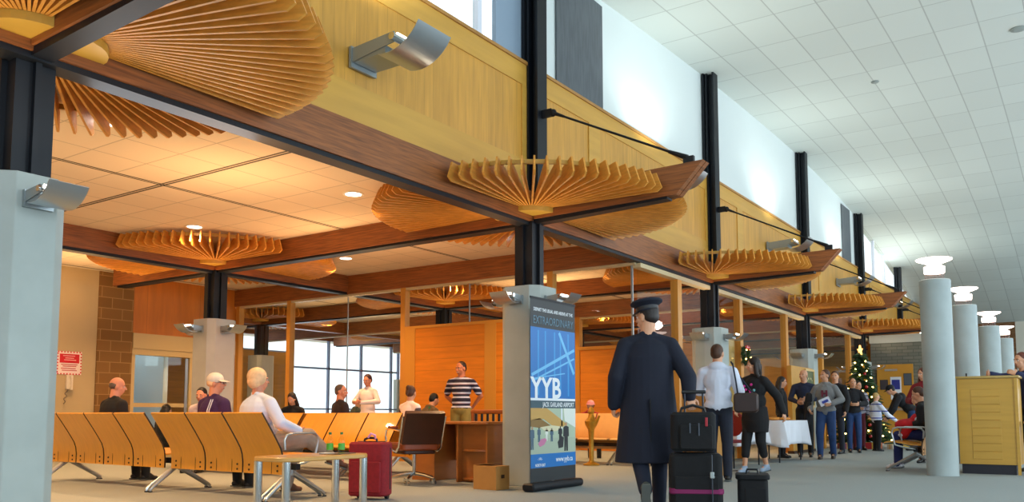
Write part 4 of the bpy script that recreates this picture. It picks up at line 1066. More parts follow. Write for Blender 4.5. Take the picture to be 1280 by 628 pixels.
def person(label, loc, rz, H=1.72, pose='stand', skin=SKIN, vox=.011, head=(0, 0, 0), J=None, top=None, bottom=None, shoes=None, hair=None, hat=None, build=1.0,
           lean=0.0, curl=.5, hide_hands=False, glasses=False, female=False):
    """faces local +y.  head=(yaw,pitch,roll) deg.  top=(material,kind), bottom=(material,kind), hair=(material,kind)"""
    s = H/1.75; J = J or {}
    sit = pose == 'sit'
    hz = .545 if sit else .95*s
    pel = V(0, 0, hz)
    lm = Matrix.Rotation(-R(lean), 3, 'X')
    def up(x, y, z): return pel + lm @ V(x*s, y*s, z*s)
    jt = dict(waist=up(0, 0, .14), chest=up(0, -.005, .34), neck=up(0, 0, .53), head=up(0, .015, .652))
    sw = .168 if female else .186
    for sd, sg in (('L', -1), ('R', 1)):
        jt['sh'+sd] = up(sg*sw, 0, .452)
        jt['el'+sd] = up(sg*(sw+.055), -.03, .19); jt['wr'+sd] = up(sg*(sw+.045), .05, -.05)
        jt['hip'+sd] = pel + V(sg*.09*s, 0, -.02*s)
        if sit:
            jt['kn'+sd] = V(sg*.11*s, .44*s, .53); jt['an'+sd] = V(sg*.11*s, .46*s, .09)
        else:
            jt['kn'+sd] = V(sg*.10*s, .01, .50*s); jt['an'+sd] = V(sg*.10*s, -.02, .09*s)
    if sit:
        for sd, sg in (('L', -1), ('R', 1)):
            jt['el'+sd] = up(sg*(sw+.05), .03, .20); jt['wr'+sd] = up(sg*.12, .26, .08)
    for k, v in J.items(): jt[k] = V(v)
    j = jt; B = build
    neckd = (j['head']-j['neck'])
    HM = Matrix.Rotation(R(head[0]), 3, 'Z') @ Matrix.Rotation(R(head[1]), 3, 'X') @ Matrix.Rotation(R(head[2]), 3, 'Y')
    hc = j['head'] + HM @ V(0, .0, .03*s)
    def h(x, y, z): return hc + HM @ V(x*s, y*s, z*s)
    def hr(*r_): return tuple(a*s for a in r_)
    P = []
    # skull, jaw, nose, ears, brow, chin
    P += [('e', h(0, -.012, .03), hr(.075, .093, .088), HM), ('e', h(0, .03, -.035), hr(.058, .060, .075), HM), ('e', h(0, .055, -.088), hr(.024, .02, .02), HM),
          ('c', h(0, .088, .012), h(0, .107, -.022), .009*s, .014*s), ('e', h(-.076, -.005, -.012), hr(.010, .022, .032), HM), ('e', h(.076, -.005, -.012), hr(.010, .022, .032), HM),
          ('c', h(-.045, .074, .024), h(.045, .074, .024), .011*s, .011*s), ('c', h(-.02, .084, -.058), h(.02, .084, -.058), .010*s, .010*s),
          ('e', h(-.04, .055, -.025), hr(.024, .02, .024), HM), ('e', h(.04, .055, -.025), hr(.024, .02, .024), HM)]
    P += [('c', j['neck']-neckd*.25, h(0, -.012, -.03), .064*s*(.88 if female else 1), .060*s*(.88 if female else 1))]
    P += [('e', j['chest'], hr(.145*B, .095*B, .17)), ('e', j['waist'], hr(.125*B, .09*B, .14)), ('e', pel, hr(.14*B, .10*B, .11)), ('c', j['waist'], j['chest'], .10*s*B, .10*s*B), ('c', pel, j['waist'], .10*s*B, .10*s*B)]
    for sd, sg in (('L', -1), ('R', 1)):
        P += [('c', j['neck']-neckd*.1, j['sh'+sd], .045*s, .05*s), ('c', j['chest'], j['sh'+sd], .07*s, .05*s), ('c', j['sh'+sd], j['el'+sd], .046*s, .037*s), ('c', j['el'+sd], j['wr'+sd], .037*s, .025*s),
              ('c', j['hip'+sd], j['kn'+sd], .074*s*B, .052*s), ('c', j['kn'+sd], j['an'+sd], .052*s, .034*s), ('e', j['kn'+sd]*.66+j['an'+sd]*.34-V(0, .012, 0), hr(.047, .047, .09)),
              ('c', j['an'+sd], j['an'+sd]+V(0, .10*s, -.05*s), .034*s, .03*s)]
        if not hide_hands:
            fd = j.get('fd'+sd); 
            fd = V(fd) if fd is not None else (j['wr'+sd]-j['el'+sd]).normalized()
            pn = j.get('pn'+sd); pn = V(pn) if pn is not None else V(-sg, .15, .1)
            P += hand(j['wr'+sd], fd, pn, sg if j.get('ts'+sd) is None else j['ts'+sd][0], s, curl, .0088 if vox < .008 else .010)
    root = blob('person', P, vox, skin, None, 2)
    root.location = loc; root.rotation_euler = (0, 0, rz); tag(root, label, 'person')
    # face details
    for sg in (-1, 1):
        e = MB().ell(h(sg*.030, .0775, .004), hr(.0125, .009, .0085), 10, 8, HM).build('eye', EYEW, root, True)
        MB().ell(h(sg*.030, .0855, .004), hr(.0055, .003, .0055), 8, 6, HM).build('iris', EYED, e, True)
        MB().tube([h(sg*.014, .090, .024), h(sg*.03, .089, .029), h(sg*.046, .080, .024)], .0035*s, 6).build('eyebrow', hair[0] if hair else EYED, root)
    MB().tube([h(-.022, .086, -.056), h(0, .094, -.060), h(.022, .086, -.056)], .0048*s, 6).build('mouth', LIP, root)
    if glasses:
        b = MB()
        for sg in (-1, 1):
            b.tube([h(sg*.031+.022*math.cos(a), .100, .004+.016*math.sin(a)) for a in [2*PI*i/12 for i in range(12)]], .002, 6, closed=True)
            b.tube([h(sg*.053, .100, .008), h(sg*.078, .05, .008), h(sg*.080, -.01, .004)], .002, 6)
        b.build('glasses', BLACKP, root)
    # hair
    if hair:
        hm, hk = hair; Q = []
        vh = max(vox, .007)
        if hk == 'short': Q = [('e', h(0, -.022, .040), hr(.081, .093, .090), HM), ('e', h(0, -.05, .0), hr(.076, .060, .075), HM)]
        elif hk == 'crop': Q = [('e', h(0, -.020, .038), hr(.078, .092, .086), HM), ('e', h(0, -.045, .0), hr(.075, .062, .065), HM)]
        elif hk == 'fringe': Q = [('e', h(0, -.045, .005), hr(.081, .066, .055), HM), ('e', h(-.055, -.03, .0), hr(.026, .05, .04), HM), ('e', h(.055, -.03, .0), hr(.026, .05, .04), HM)]
        elif hk == 'puffy': Q = [('e', h(0, -.028, .045), hr(.104, .108, .100), HM), ('e', h(0, -.055, -.01), hr(.094, .075, .085), HM), ('e', h(-.06, -.01, .02), hr(.045, .06, .075), HM), ('e', h(.06, -.01, .02), hr(.045, .06, .075), HM)]
        elif hk in ('long', 'curly'):
            w2 = 1.25 if hk == 'curly' else 1.0
            Q = [('e', h(0, -.022, .040), hr(.085*w2, .095, .092), HM), ('e', h(0, -.06, -.03), hr(.085*w2, .05, .10), HM)]
            for sg in (-1, 1): Q += [('c', h(sg*.068, -.02, .02), h(sg*.085*w2, -.02, -.14), .030*s, .038*s*w2), ('c', h(sg*.085*w2, -.02, -.14), j['chest']+V(sg*.11*s, -.04 if sg < 0 else .06*s, .04*s), .036*s, .028*s)]
            Q += [('c', h(0, -.07, -.02), j['chest']+V(0, -.11*s, .08*s), .06*s, .05*s)]
            if hk == 'curly':
                rr_ = random.Random(2)
                for i in range(26): a = rr_.uniform(0, 2*PI); Q.append(('e', h(.09*math.cos(a), -.03+.07*math.sin(a)-.02, rr_.uniform(-.13, .09)), hr(.032, .032, .032)))
        elif hk == 'bun': Q = [('e', h(0, -.020, .036), hr(.080, .092, .088), HM), ('e', h(0, -.05, .0), hr(.074, .058, .07), HM), ('e', h(0, -.105, .075), hr(.045, .042, .045), HM), ('c', h(0, -.11, .05), h(.0, -.135, -.06), .022*s, .010)]
        elif hk == 'pony': Q = [('e', h(0, -.020, .036), hr(.080, .092, .088), HM), ('e', h(0, -.05, .0), hr(.074, .058, .07), HM), ('c', h(0, -.11, .03), h(0, -.15, -.16), .035*s, .016)]
        blob('hair', Q, vh, hm, root, 2)
    if hat:
        hm, hk = hat
        if hk == 'peaked':
            Mh = HM
            b = MB(); b.lathe([(.088*s, -.012), (.092*s, .035), (.135*s, .062), (.138*s, .074), (.125*s, .088), (.06*s, .098), (.004, .099)], h(0, -.01, .055), 32, Mh @ Matrix.Rotation(R(-7), 3, 'X'))
            c_ = b.build('peaked_cap', hm, root, True)
            b = MB(); b.lathe([(.0935*s, .0), (.0945*s, .03)], h(0, -.01, .055), 32, Mh @ Matrix.Rotation(R(-7), 3, 'X')); b.build('cap_band', BLACKP, c_, True)
            b = MB(); pts = []; vs = []
            for i in range(13):
                a = R(20+140*i/12); 
                vs.append(h(.090*math.cos(a), -.01+.090*math.sin(a), .060)); vs.append(h(.098*math.cos(a), -.01+.145*math.sin(a), .028))
                vs.append(h(.090*math.cos(a), -.01+.090*math.sin(a), .054)); vs.append(h(.098*math.cos(a), -.01+.145*math.sin(a), .023))
            fs = []
            for i in range(12):
                a = i*4; fs += [(a, a+1, a+5, a+4), (a+2, a+6, a+7, a+3), (a+1, a+3, a+7, a+5), (a, a+4, a+6, a+2)]
            fs += [(0, 2, 3, 1), (48, 49, 51, 50)]
            b.add(vs, fs); b.build('cap_visor', BLACKP, c_, True)
            MB().ell(h(0, .085, .095), (.018, .006, .02), 8, 6).build('cap_badge', mat('gold_badge', '#c9a64a', .3, metal=.8), c_)
        elif hk in ('ball', 'sun'):
            Q = [('e', h(0, -.014, .048), hr(.088, .102, .082), HM)]
            c_ = blob('cap', Q, .008, hm, root, 2)
            b = MB(); vs = []
            rng = (35, 110) if hk == 'ball' else (0, 360)
            ln = .075 if hk == 'ball' else .05
            n_ = 25
            for i in range(n_):
                a = R(rng[0] + rng[1]*i/(n_-1))
                x, y = math.cos(a), math.sin(a)
                vs += [h(.082*x, -.01+.095*y, .040), h((.082+ln*.35)*x, -.01+(.095+ln)*y, .018), h(.082*x, -.01+.095*y, .034), h((.082+ln*.35)*x, -.01+(.095+ln)*y, .013)]
            fs = []
            for i in range(n_-1):
                a = i*4; fs += [(a, a+1, a+5, a+4), (a+2, a+6, a+7, a+3), (a+1, a+3, a+7, a+5), (a, a+4, a+6, a+2)]
            b.add(vs, fs); b.build('cap_brim', hm, c_, True)
    # upper garment
    if top:
        tm, tk = top[0], top[1]; g = .016*s if tk in ('shirt', 'tee', 'vest') else .028*s
        bulk = 1.0 if tk in ('shirt', 'tee', 'vest') else 1.12
        Q = [('e', j['chest'], hr((.158*B)*bulk, (.112*B)*bulk, .185)), ('e', j['waist'], hr(.148*B*bulk, .112*B*bulk, .155)), ('c', j['waist'], j['chest'], .115*s*B*bulk, .115*s*B*bulk),
             ('e', pel+V(0, 0, .02*s), hr(.158*B*bulk, .118*B*bulk, .10)), ('c', pel+(j['waist']-pel)*.2, j['waist'], .12*s*B*bulk, .115*s*B*bulk), ('c', j['neck']-neckd*.42, j['neck']+neckd*.02, .075*s, .062*s)]
        for sd in 'LR':
            Q += [('c', j['neck']-neckd*.22, j['sh'+sd]+V(0, 0, .004), .062*s, .056*s), ('c', j['chest'], j['sh'+sd]-V(0, 0, .01), .095*s, .060*s*bulk)]
            if tk == 'tee': Q += [('c', j['sh'+sd], j['sh'+sd].lerp(j['el'+sd], .72), .064*s, .062*s)]
            elif tk == 'vest': Q += [('c', j['sh'+sd], j['sh'+sd].lerp(j['el'+sd], .08), .062*s, .060*s)]
            else: Q += [('c', j['sh'+sd]-V(0, 0, .012), j['el'+sd], (.044*s+g), (.040*s+g)), ('c', j['el'+sd], j['wr'+sd].lerp(j['el'+sd], .04), .040*s+g, .027*s+g)]
        if tk == 'coat':
            rings = [((0, -.01, .42*s), .285*s, .22*s), ((0, -.005, .60*s), .265*s, .20*s), ((0, 0, .85*s), .235*s, .175*s), ((0, 0, 1.05*s), .215*s, .155*s), (tuple(j['chest']), .205*s, .145*s), ((0, 0, 1.40*s), .17*s, .11*s)]
            Q += [('l', rings)]
        if tk == 'long':
            rings = [((0, 0, .62*s), .20*s, .155*s), ((0, 0, .80*s), .20*s*B, .16*s*B), ((0, 0, 1.0*s), .175*s*B, .14*s*B)]
            Q += [('l', rings)]
        if tk == 'hoodie': Q += [('e', j['neck']+V(0, -.06*s, -.01*s), hr(.11, .06, .06)), ('c', j['neck']+V(-.07*s, -.02, 0), j['neck']+V(-.03*s, .07*s, -.06*s), .032*s, .024*s), ('c', j['neck']+V(.07*s, -.02, 0), j['neck']+V(.03*s, .07*s, -.06*s), .032*s, .024*s)]
        if tk in ('coat', 'jacket', 'shirt'):
            Q += [('c', j['neck']+V(-.05*s, -.035*s, .005), j['neck']+V(.05*s, -.035*s, .005), .024*s, .024*s)]
        nm = {'coat': 'overcoat', 'long': 'cardigan', 'hoodie': 'hooded_top', 'jacket': 'jacket', 'shirt': 'shirt', 'tee': 'shirt', 'vest': 'waistcoat'}[tk]
        go = blob(nm, Q, max(vox, .008), tm, root, 7)
        if tk == 'vest':
            Q = []
            for sd in 'LR': Q += [('c', j['sh'+sd], j['el'+sd], .060*s, .050*s), ('c', j['el'+sd], j['wr'+sd].lerp(j['el'+sd], .05), .050*s, .040*s)]
            blob('sleeves', Q, max(vox, .008), top[2], root, 3)
    if bottom:
        bm_, bk = bottom; Q = [('e', pel, hr(.155*B, .122*B, .115))]
        for sd in 'LR':
            fr_ = {'trousers': 1.0, 'capri': .55, 'shorts': .2, 'dress': .1}[bk]
            an = j['kn'+sd].lerp(j['an'+sd], fr_)
            Q += [('c', pel.lerp(j['hip'+sd], .9), j['kn'+sd], .094*s*B, .072*s*B), ('c', j['kn'+sd], an + (V(0, 0, -.02*s) if fr_ == 1 else V(0, 0, 0)), .070*s*B, .056*s*(1 if fr_ == 1 else 1.1))]
        if bk == 'dress': Q += [('l', [((0, 0, .50*s), .20*s, .16*s), ((0, 0, .75*s), .20*s*B, .16*s*B), ((0, 0, 1.0*s), .17*s*B, .13*s*B)])]
        blob({'trousers': 'trousers', 'capri': 'leggings', 'shorts': 'shorts', 'dress': 'skirt'}[bk], Q, max(vox, .009), bm_, root, 3)
    if shoes:
        for sd in 'LR':
            a = j['an'+sd]; td = V(j['td'+sd]) if ('td'+sd) in j else V(0, 1, -.12); td.normalize()
            dn = V(0, 0, -1); dn = (dn-td*dn.dot(td)).normalized()
            heel = a - td*.035*s + dn*.050*s; toe = a + td*.155*s + dn*.052*s
            Q = [('c', heel, toe, .036*s, .034*s), ('c', a+dn*.01, heel+td*.03, .046*s, .040*s), ('c', a+td*.04+dn*.02*s, toe-td*.04, .042*s, .036*s)]
            so = blob('shoe', Q, .009, shoes, root, 2)
            b = MB(); x_ = td; z_ = -dn; y_ = z_.cross(x_)
            poly = [(-.07*s, -.03*s), (-.05*s, -.037*s), (.04*s, -.033*s), (.12*s, -.043*s), (.175*s, -.030*s), (.19*s, 0), (.175*s, .030*s), (.12*s, .043*s), (.04*s, .033*s), (-.05*s, .037*s), (-.07*s, .03*s)]
            b.prism(poly, a + dn*.083*s, x_, y_, z_, .016*s); b.build('shoe_sole', mat('shoe_sole_grey', '#5b5e5a', .8), so)
    return root, j, h
def stripes(name, cols, period, fr, axis=2):
    """horizontal cloth stripes; cols per fraction breakpoints fr"""
    m = bpy.data.materials.new(name); m.use_nodes = True; nt = m.node_tree; N = nt.nodes.new; L = nt.links.new
    b = nt.nodes['Principled BSDF']; b.inputs['Roughness'].default_value = .85
    tc = N('ShaderNodeTexCoord'); s_ = N('ShaderNodeSeparateXYZ'); L(tc.outputs['Object'], s_.inputs[0])
    d = N('ShaderNodeMath'); d.operation = 'MULTIPLY'; d.inputs[1].default_value = 1/period; L(s_.outputs[axis], d.inputs[0])
    f = N('ShaderNodeMath'); f.operation = 'FRACT'; L(d.outputs[0], f.inputs[0])
    r_ = N('ShaderNodeValToRGB'); r_.color_ramp.interpolation = 'CONSTANT'; L(f.outputs[0], r_.inputs[0])
    e = r_.color_ramp.elements; e[0].position = fr[0]; e[0].color = (*srgb(cols[0]), 1); e[1].position = fr[1]; e[1].color = (*srgb(cols[1]), 1)
    for i in range(2, len(cols)): q = e.new(fr[i]); q.color = (*srgb(cols[i]), 1)
    L(r_.outputs[0], b.inputs['Base Color']); return m
def cloth(name, col, var=.12, rough=.85): return mat(name, col, rough, var=var, scale=7, bump=.12)
NAVY = cloth('navy_wool', '#0c1225'); NAVYT = cloth('navy_trousers', '#141c30'); JEAN = cloth('blue_denim', '#24406f', .2); JEAND = cloth('dark_denim', '#171d2c', .2)
BLK = cloth('black_cloth', '#101014'); BLKJ = cloth('black_jacket', '#14161c'); WHITEC = cloth('white_fleece', '#d7dcec', .04); GREYH = cloth('grey_marl', '#7d7f80', .1)
DKS = mat('dark_shoe', '#14110f', .5); WHS = mat('white_shoe', '#cfd3da', .6); GRS = mat('pale_sneaker', '#8f9fb4', .6)
HDK = mat('dark_brown_hair', '#1d100b', .55, var=.3, scale=30, stretch=(1,1,.2)); HBR = mat('brown_hair', '#4a2a16', .6, var=.3, scale=30, stretch=(1,1,.2)); HBK = mat('black_hair', '#0c0a0b', .5)
HWH = mat('pale_blond_hair', '#e2bf95', .8, var=.12, scale=25); HGR = mat('grey_hair', '#5b4d44', .7, var=.2, scale=30); HAU = mat('auburn_hair', '#5d2815', .6, var=.3, scale=30)

# --- uniformed man with the luggage ------------------------------------
def facing(dx, dy): return math.atan2(-dx, dy)
away = facing(-.62, .80)          # walks away from the camera down the hall
pl, j, h = person('man in peaked cap and long navy overcoat, seen from behind, pulling black luggage', (-3.21, 6.76, 0), facing(-.50, .86), 1.83, vox=.006, head=(48, -3, 0),
    J=dict(elR=(.335, -.10, 1.17), wrR=(.33, -.16, 1.00), fdR=(.25, -.3, -1), pnR=(-.3, .9, .1), elL=(-.285, -.07, 1.17), wrL=(-.30, .02, .93), knR=(.10, .10, .52), anR=(.09, .10, .10), knL=(-.09, -.04, .50), anL=(-.06, -.30, .25), tdL=(0, .42, -1), tdR=(0, 1, -.1), hipL=(-.09, 0, .95), hipR=(.09, 0, .95)),
    top=(NAVY, 'coat'), bottom=(NAVYT, 'trousers'), shoes=mat('grey_soled_boot', '#3d423c', .7), hair=(HDK, 'crop'), hat=(NAVY, 'peaked'), build=1.05, curl=1.1)
pl.name = 'person'
b = MB(); b.bb(-.004, .004, -.215, -.155, .42, .98)
for sx in (-.05, .05): b.ell((sx, -.153, 1.02), (.011, .006, .011), 8, 6)
b.build('coat_vent', BLKJ, pl)
# --- man in white with shoulder bag -----------------------------------------
m1, j, h = person('person in white hooded top and dark jeans seen from behind, brown bag on shoulder', (-4.02, 10.55, 0), facing(-.25, 1), 1.76, vox=.009, head=(-15, 0, 0), top=(WHITEC, 'hoodie'), bottom=(JEAND, 'trousers'), shoes=DKS, hair=(HBR, 'short'), build=1.05,
    J=dict(elL=(-.26, .08, 1.16), wrL=(-.20, .30, 1.15), elR=(.27, -.02, 1.15), wrR=(.24, .16, 1.02)))
BRL = mat('brown_bag_leather', '#2e1a14', .4, var=.15)
bg = thing('shoulder_bag', 'dark brown leather bag hanging on the shoulder of the person in white', 'bag', (-4.02, 10.55, 0), facing(-.25, 1))
MB().rbox((.36, -.14, 1.00), (.30, .13, .25), .05, axis='y', seg=5).build('bag_body', BRL, bg, True)
MB().tube([(.26, -.14, 1.11), (.24, -.16, 1.28), (.20, -.10, 1.50), (.17, .0, 1.53), (.22, .04, 1.42), (.34, -.04, 1.25), (.45, -.14, 1.11)], .017, 8, flat=.6).build('bag_strap', NAVYT, bg, True)
# --- woman in black with magenta print --------------------------------------
m2, j, h = person('woman with long dark hair in a long black top with magenta print and pale sneakers', (-4.08, 12.15, 0), facing(-.22, -.95), 1.68, vox=.008, head=(-50, -6, 0), top=(BLK, 'long'), bottom=(BLK, 'capri'), shoes=GRS, hair=(HDK, 'long'), build=1.08, female=True,
    J=dict(knR=(.09, .10, .48), anR=(.09, .16, .10), knL=(-.08, 0, .47), anL=(-.08, -.14, .12), elL=(-.28, -.14, 1.12), wrL=(-.36, -.16, .88), elR=(.24, -.02, 1.1), wrR=(.22, .12, .92)))
b = MB(); rnd = random.Random(4); MAG = mat('magenta_print', '#d6309c', .6); AQ = mat('aqua_print', '#6fb6bd', .6)
bA = MB()
for i in range(26):
    x, z = rnd.uniform(-.10, .13), rnd.uniform(1.03, 1.30)
    y = .150*math.sqrt(max(0, 1-(x/.24)**2))+.020
    (b if i % 4 else bA).ell((x, y, z), (.022, .012, .020), 8, 5)
b.build('magenta_motif', MAG, m2); bA.build('aqua_motif', AQ, m2)
# --- couple by the bread table ------------------------------------------
person('woman with long dark hair in black standing left of the bald man', (-5.12, 16.85, 0), facing(.9, .1), 1.60, head=(0, -10, 0), top=(BLK, 'jacket'), bottom=(BLK, 'trousers'), shoes=DKS, hair=(HDK, 'long'), female=True)
person('bald man in a dark navy shirt standing behind the bread table', (-4.86, 17.5, 0), facing(.25, -1), 1.76, head=(-25, 0, 0), top=(cloth('navy_shirt', '#18233f'), 'shirt'), bottom=(BLK, 'trousers'), shoes=DKS, hair=None,
    J=dict(elL=(-.26, .05, 1.17), wrL=(-.05, .25, 1.15), elR=(.26, .05, 1.17), wrR=(.12, .24, 1.10)))
# --- woman in grey hoodie ------------------------------------------------
m3, j, h = person('woman in grey hooded sweatshirt with maroon letter and jeans, holding papers', (-4.30, 16.95, 0), facing(.12, -1), 1.72, vox=.009, head=(-38, 0, 0), top=(GREYH, 'hoodie'), bottom=(JEAN, 'trousers'), shoes=mat('brown_shoe', '#3a2c22', .6), hair=(HBR, 'short'), build=1.10, female=True,
    J=dict(elL=(-.29, .0, 1.14), wrL=(-.13, .22, 1.06), elR=(.29, -.05, 1.14), wrR=(.27, .14, .95), knR=(.11, .10, .50), anR=(.11, .12, .09), anL=(-.1, -.12, .10)))
text('H', .16, frame((.058, .146, 1.20), (-1,0,0), (0,0,1)), m3, 'maroon_letter', mat('maroon_print', '#6d1f33', .7), 'LEFT', .012, .01)
pp = thing('folded_papers', 'white and blue papers held by the woman in the grey hoodie', 'papers', (-4.30, 16.95, 0), facing(.12, -1))
b = MB(); b.box((-.02, .28, 1.10), (.20, .04, .13), M=Matrix.Rotation(R(25), 3, 'Y')); b.build('white_sheets', mat('paper_white', '#dfe6f4', .5), pp)
b = MB(); b.box((-.03, .302, 1.10), (.12, .01, .05), M=Matrix.Rotation(R(25), 3, 'Y')); b.build('blue_print', mat('paper_blue', '#3146b0', .5), pp)
jk = thing('dark_jacket', 'dark jacket hanging from the arm of the woman in the grey hoodie', 'jacket', (-4.30, 16.95, 0), facing(.12, -1))
blob('jacket_cloth', [('c', (.30, .05, 1.22), (.33, .0, .95), .065, .085), ('c', (.33, .0, .95), (.35, .02, .66), .085, .05), ('c', (.29, .1, 1.05), (.36, .08, .72), .05, .045)], .012, BLKJ, jk)
# --- group by the tree -----------------------------------------------------
person('man in dark jacket half hidden behind the woman in the grey hoodie', (-4.68, 19.3, 0), facing(-.2, -1), 1.80, head=(20, 0, 0), top=(BLKJ, 'jacket'), bottom=(JEAND, 'trousers'), shoes=DKS, hair=(HBR, 'short'))
person('woman in black jacket and blue jeans standing left of the tree', (-4.50, 20.1, 0), facing(.3, -.9), 1.68, head=(10, 0, 0), top=(BLKJ, 'jacket'), bottom=(JEAN, 'trousers'), shoes=DKS, hair=(HBR, 'pony'), female=True, J=dict(elR=(.25, .06, 1.1), wrR=(.1, .25, 1.08), elL=(-.25, .06, 1.1), wrL=(-.1, .25, 1.08)))
person('dark haired person in a pale grey patterned jacket in front of the tree', (-4.72, 21.6, 0), facing(.6, -.7), 1.66, head=(10, -5, 0), top=(stripes('grey_pattern', ['#8b8d98', '#4e4a5a', '#a7a3b0'], .09, [0, .4, .7]), 'jacket'), bottom=(cloth('dark_red_cloth', '#5a1420'), 'trousers'), shoes=DKS, hair=(HBK, 'short'), J=dict(elR=(.24, .1, 1.1), wrR=(.16, .3, 1.02)))
person('child with pale blond hair in a white and blue top beside the tree', (-4.24, 21.2, 0), facing(.7, .6), 1.36, head=(0, -10, 0), top=(stripes('white_blue_top', ['#dfe4f4', '#2b3c9c', '#dfe4f4'], .16, [0, .74, .9]), 'jacket'), bottom=(BLK, 'trousers'), shoes=DKS, hair=(mat('blond_hair', '#b9975a', .7), 'short'), build=1.15, J=dict(elR=(.30, .12, .84), wrR=(.30, .30, .72)))
person('man in black jacket and jeans bending forward in front of the yellow door', (-3.62, 22.1, 0), facing(-.95, -.3), 1.74, lean=42, head=(0, -25, 0), top=(BLKJ, 'jacket'), bottom=(JEAN, 'trousers'), shoes=DKS, hair=(HBK, 'short'), hat=(BLKJ, 'ball'),
    J=dict(elL=(-.22, .42, .98), wrL=(-.15, .55, .78), elR=(.22, .42, .98), wrR=(.15, .55, .78)))
# --- right hand bench and counter --------------------------------------------
person('woman with curly auburn hair and red top behind the round pillar', (-2.49, 16.5, 0), facing(-.3, -1), 1.68, head=(-20, -5, 0), top=(cloth('dark_red_top', '#7c1520'), 'jacket'), bottom=(BLK, 'trousers'), shoes=DKS, hair=(HAU, 'curly'), female=True, J=dict(elR=(.26, .04, 1.1), wrR=(.10, .24, 1.08)))
m4, j, h = person('seated person in black top with red jacket on the lap and white shoes', (-2.20, 14.68, 0), PI/2+.05, 1.64, 'sit', lean=8, head=(0, -20, 0), top=(BLK, 'jacket'), bottom=(cloth('blue_track', '#1d2a63'), 'trousers'), shoes=WHS, hair=(HBR, 'short'),
    J=dict(wrL=(-.08, .28, .66), wrR=(.10, .28, .66)))
rj = thing('red_coat', 'bright red coat with white cuff lying on the lap of the seated person', 'coat', (-2.20, 14.68, 0.03), PI/2)
blob('coat_cloth', [('e', (-.05, .26, .66), (.20, .20, .10)), ('c', (-.16, .22, .66), (-.19, .30, .50), .07, .06), ('e', (.0, .12, .72), (.16, .12, .13)), ('c', (.1, .3, .64), (.15, .40, .50), .06, .05)], .012, cloth('bright_red', '#c01522'), rj)
blob('white_cuff', [('e', (-.19, .32, .50), (.06, .07, .04)), ('e', (-.14, .10, .74), (.05, .05, .05))], .012, WHITEC, rj)
person('dark haired person in navy leaning on the counter at the right edge', (-.78, 14.9, 0), facing(-.7, -.7), 1.80, lean=12, head=(0, -5, 0), top=(cloth('navy_jacket', '#22284a'), 'jacket'), bottom=(BLK, 'trousers'), shoes=DKS, hair=(HAU, 'short'),
    J=dict(elR=(.36, .22, 1.42), wrR=(.28, .46, 1.46), elL=(-.33, .14, 1.3), wrL=(-.2, .4, 1.44)))
# --- seated in the lounge ----------------------------------------------------
person('seated balding man in a dark suit seen from behind at the left', (-10.32, 5.98, 0), 0, 1.72, 'sit', lean=6, head=(-35, -8, 0), top=(BLK, 'jacket'), bottom=(BLK, 'trousers'), shoes=DKS, hair=(HGR, 'fringe'), build=1.15, skin=SKINW)
m5, j, h = person('seated man in a white cap and purple striped jacket seen from behind', (-8.26, 6.0, 0), 0, 1.70, 'sit', lean=2, head=(-52, 0, 0), top=(cloth('purple_jacket', '#3a1f52'), 'jacket'), bottom=(BLKJ, 'trousers'), shoes=DKS, hair=(HWH, 'fringe'), hat=(mat('white_cap', '#dcd3c6', .7, var=.05), 'ball'), glasses=True, build=1.1, skin=SKINW, vox=.009)
b = MB()
for x in (.10, .135): b.tube([(x, -.098, 1.02), (x, -.145, .90), (x+.01, -.155, .78)], .006, 6)
b.build('shoulder_piping', WHITEC, m5)
m6, j, h = person('seated older woman with pale puffy hair and a white shirt seen from behind', (-7.50, 6.05, 0), R(-14), 1.74, 'sit', lean=-3, head=(0, 0, 0), top=(cloth('white_shirt', '#c9d6f0', .04), 'jacket'), bottom=(cloth('khaki_trousers', '#8e7f72'), 'trousers'), shoes=mat('tan_shoe', '#5a3622', .6), hair=(HWH, 'puffy'), build=1.50, skin=SKINW, vox=.009,
    J=dict(elR=(.37, .06, .76), wrR=(.24, .34, .67), knR=(.22, .46, .60), anR=(.34, .72, .38), tdR=(.3, 1, -.35), knL=(-.02, .44, .53), anL=(0, .34, .09), shR=(.24, 0, .985), shL=(-.22, 0, .985)))
MB().tube([(-.07, -.05, 1.065), (0, -.075, 1.07), (.08, -.04, 1.065)], .012, 6).build('shirt_collar', NAVYT, m6, True)
hb = thing('handbag', 'tan leather handbag on the floor at the feet of the woman in white', 'bag', (-6.72, 6.95, 0), .3)
MB().rbox((0, 0, .16), (.32, .16, .30), .06, seg=5).build('bag_body', mat('tan_leather', '#8a4a22', .5, var=.15), hb, True)
MB().tube([(-.1, 0, .30), (-.08, 0, .42), (0, 0, .47), (.08, 0, .42), (.1, 0, .30)], .01, 6).build('bag_handle', mat('tan_leather', '#8a4a22'), hb, True)
person('dark haired person leaning forward, facing the camera between the cap and puffy hair', (-11.18, 8.05, 0), PI+.5, 1.66, 'sit', lean=22, head=(0, -12, 0), top=(cloth('pink_white_top', '#cdb9bd'), 'shirt'), bottom=(BLK, 'trousers'), shoes=DKS, hair=(HBK, 'short'), skin=SKINW)
person('dark haired woman looking down, right of the woman with puffy hair', (-11.72, 10.2, 0), facing(.5, -.8), 1.54, 'sit', lean=12, head=(-10, -28, 0), top=(BLK, 'jacket'), bottom=(BLK, 'trousers'), shoes=DKS, hair=(HDK, 'long'), female=True)
person('person with a dark grey hood low behind the seats by the far window', (-12.9, 12.8, 0), facing(.3, 1), 1.50, 'sit', lean=14, head=(0, -15, 0), top=(cloth('grey_green_coat', '#3c4a48'), 'hoodie'), bottom=(BLK, 'trousers'), shoes=DKS, hair=(mat('grey_green_hair', '#2f3a3a', .8), 'short'))
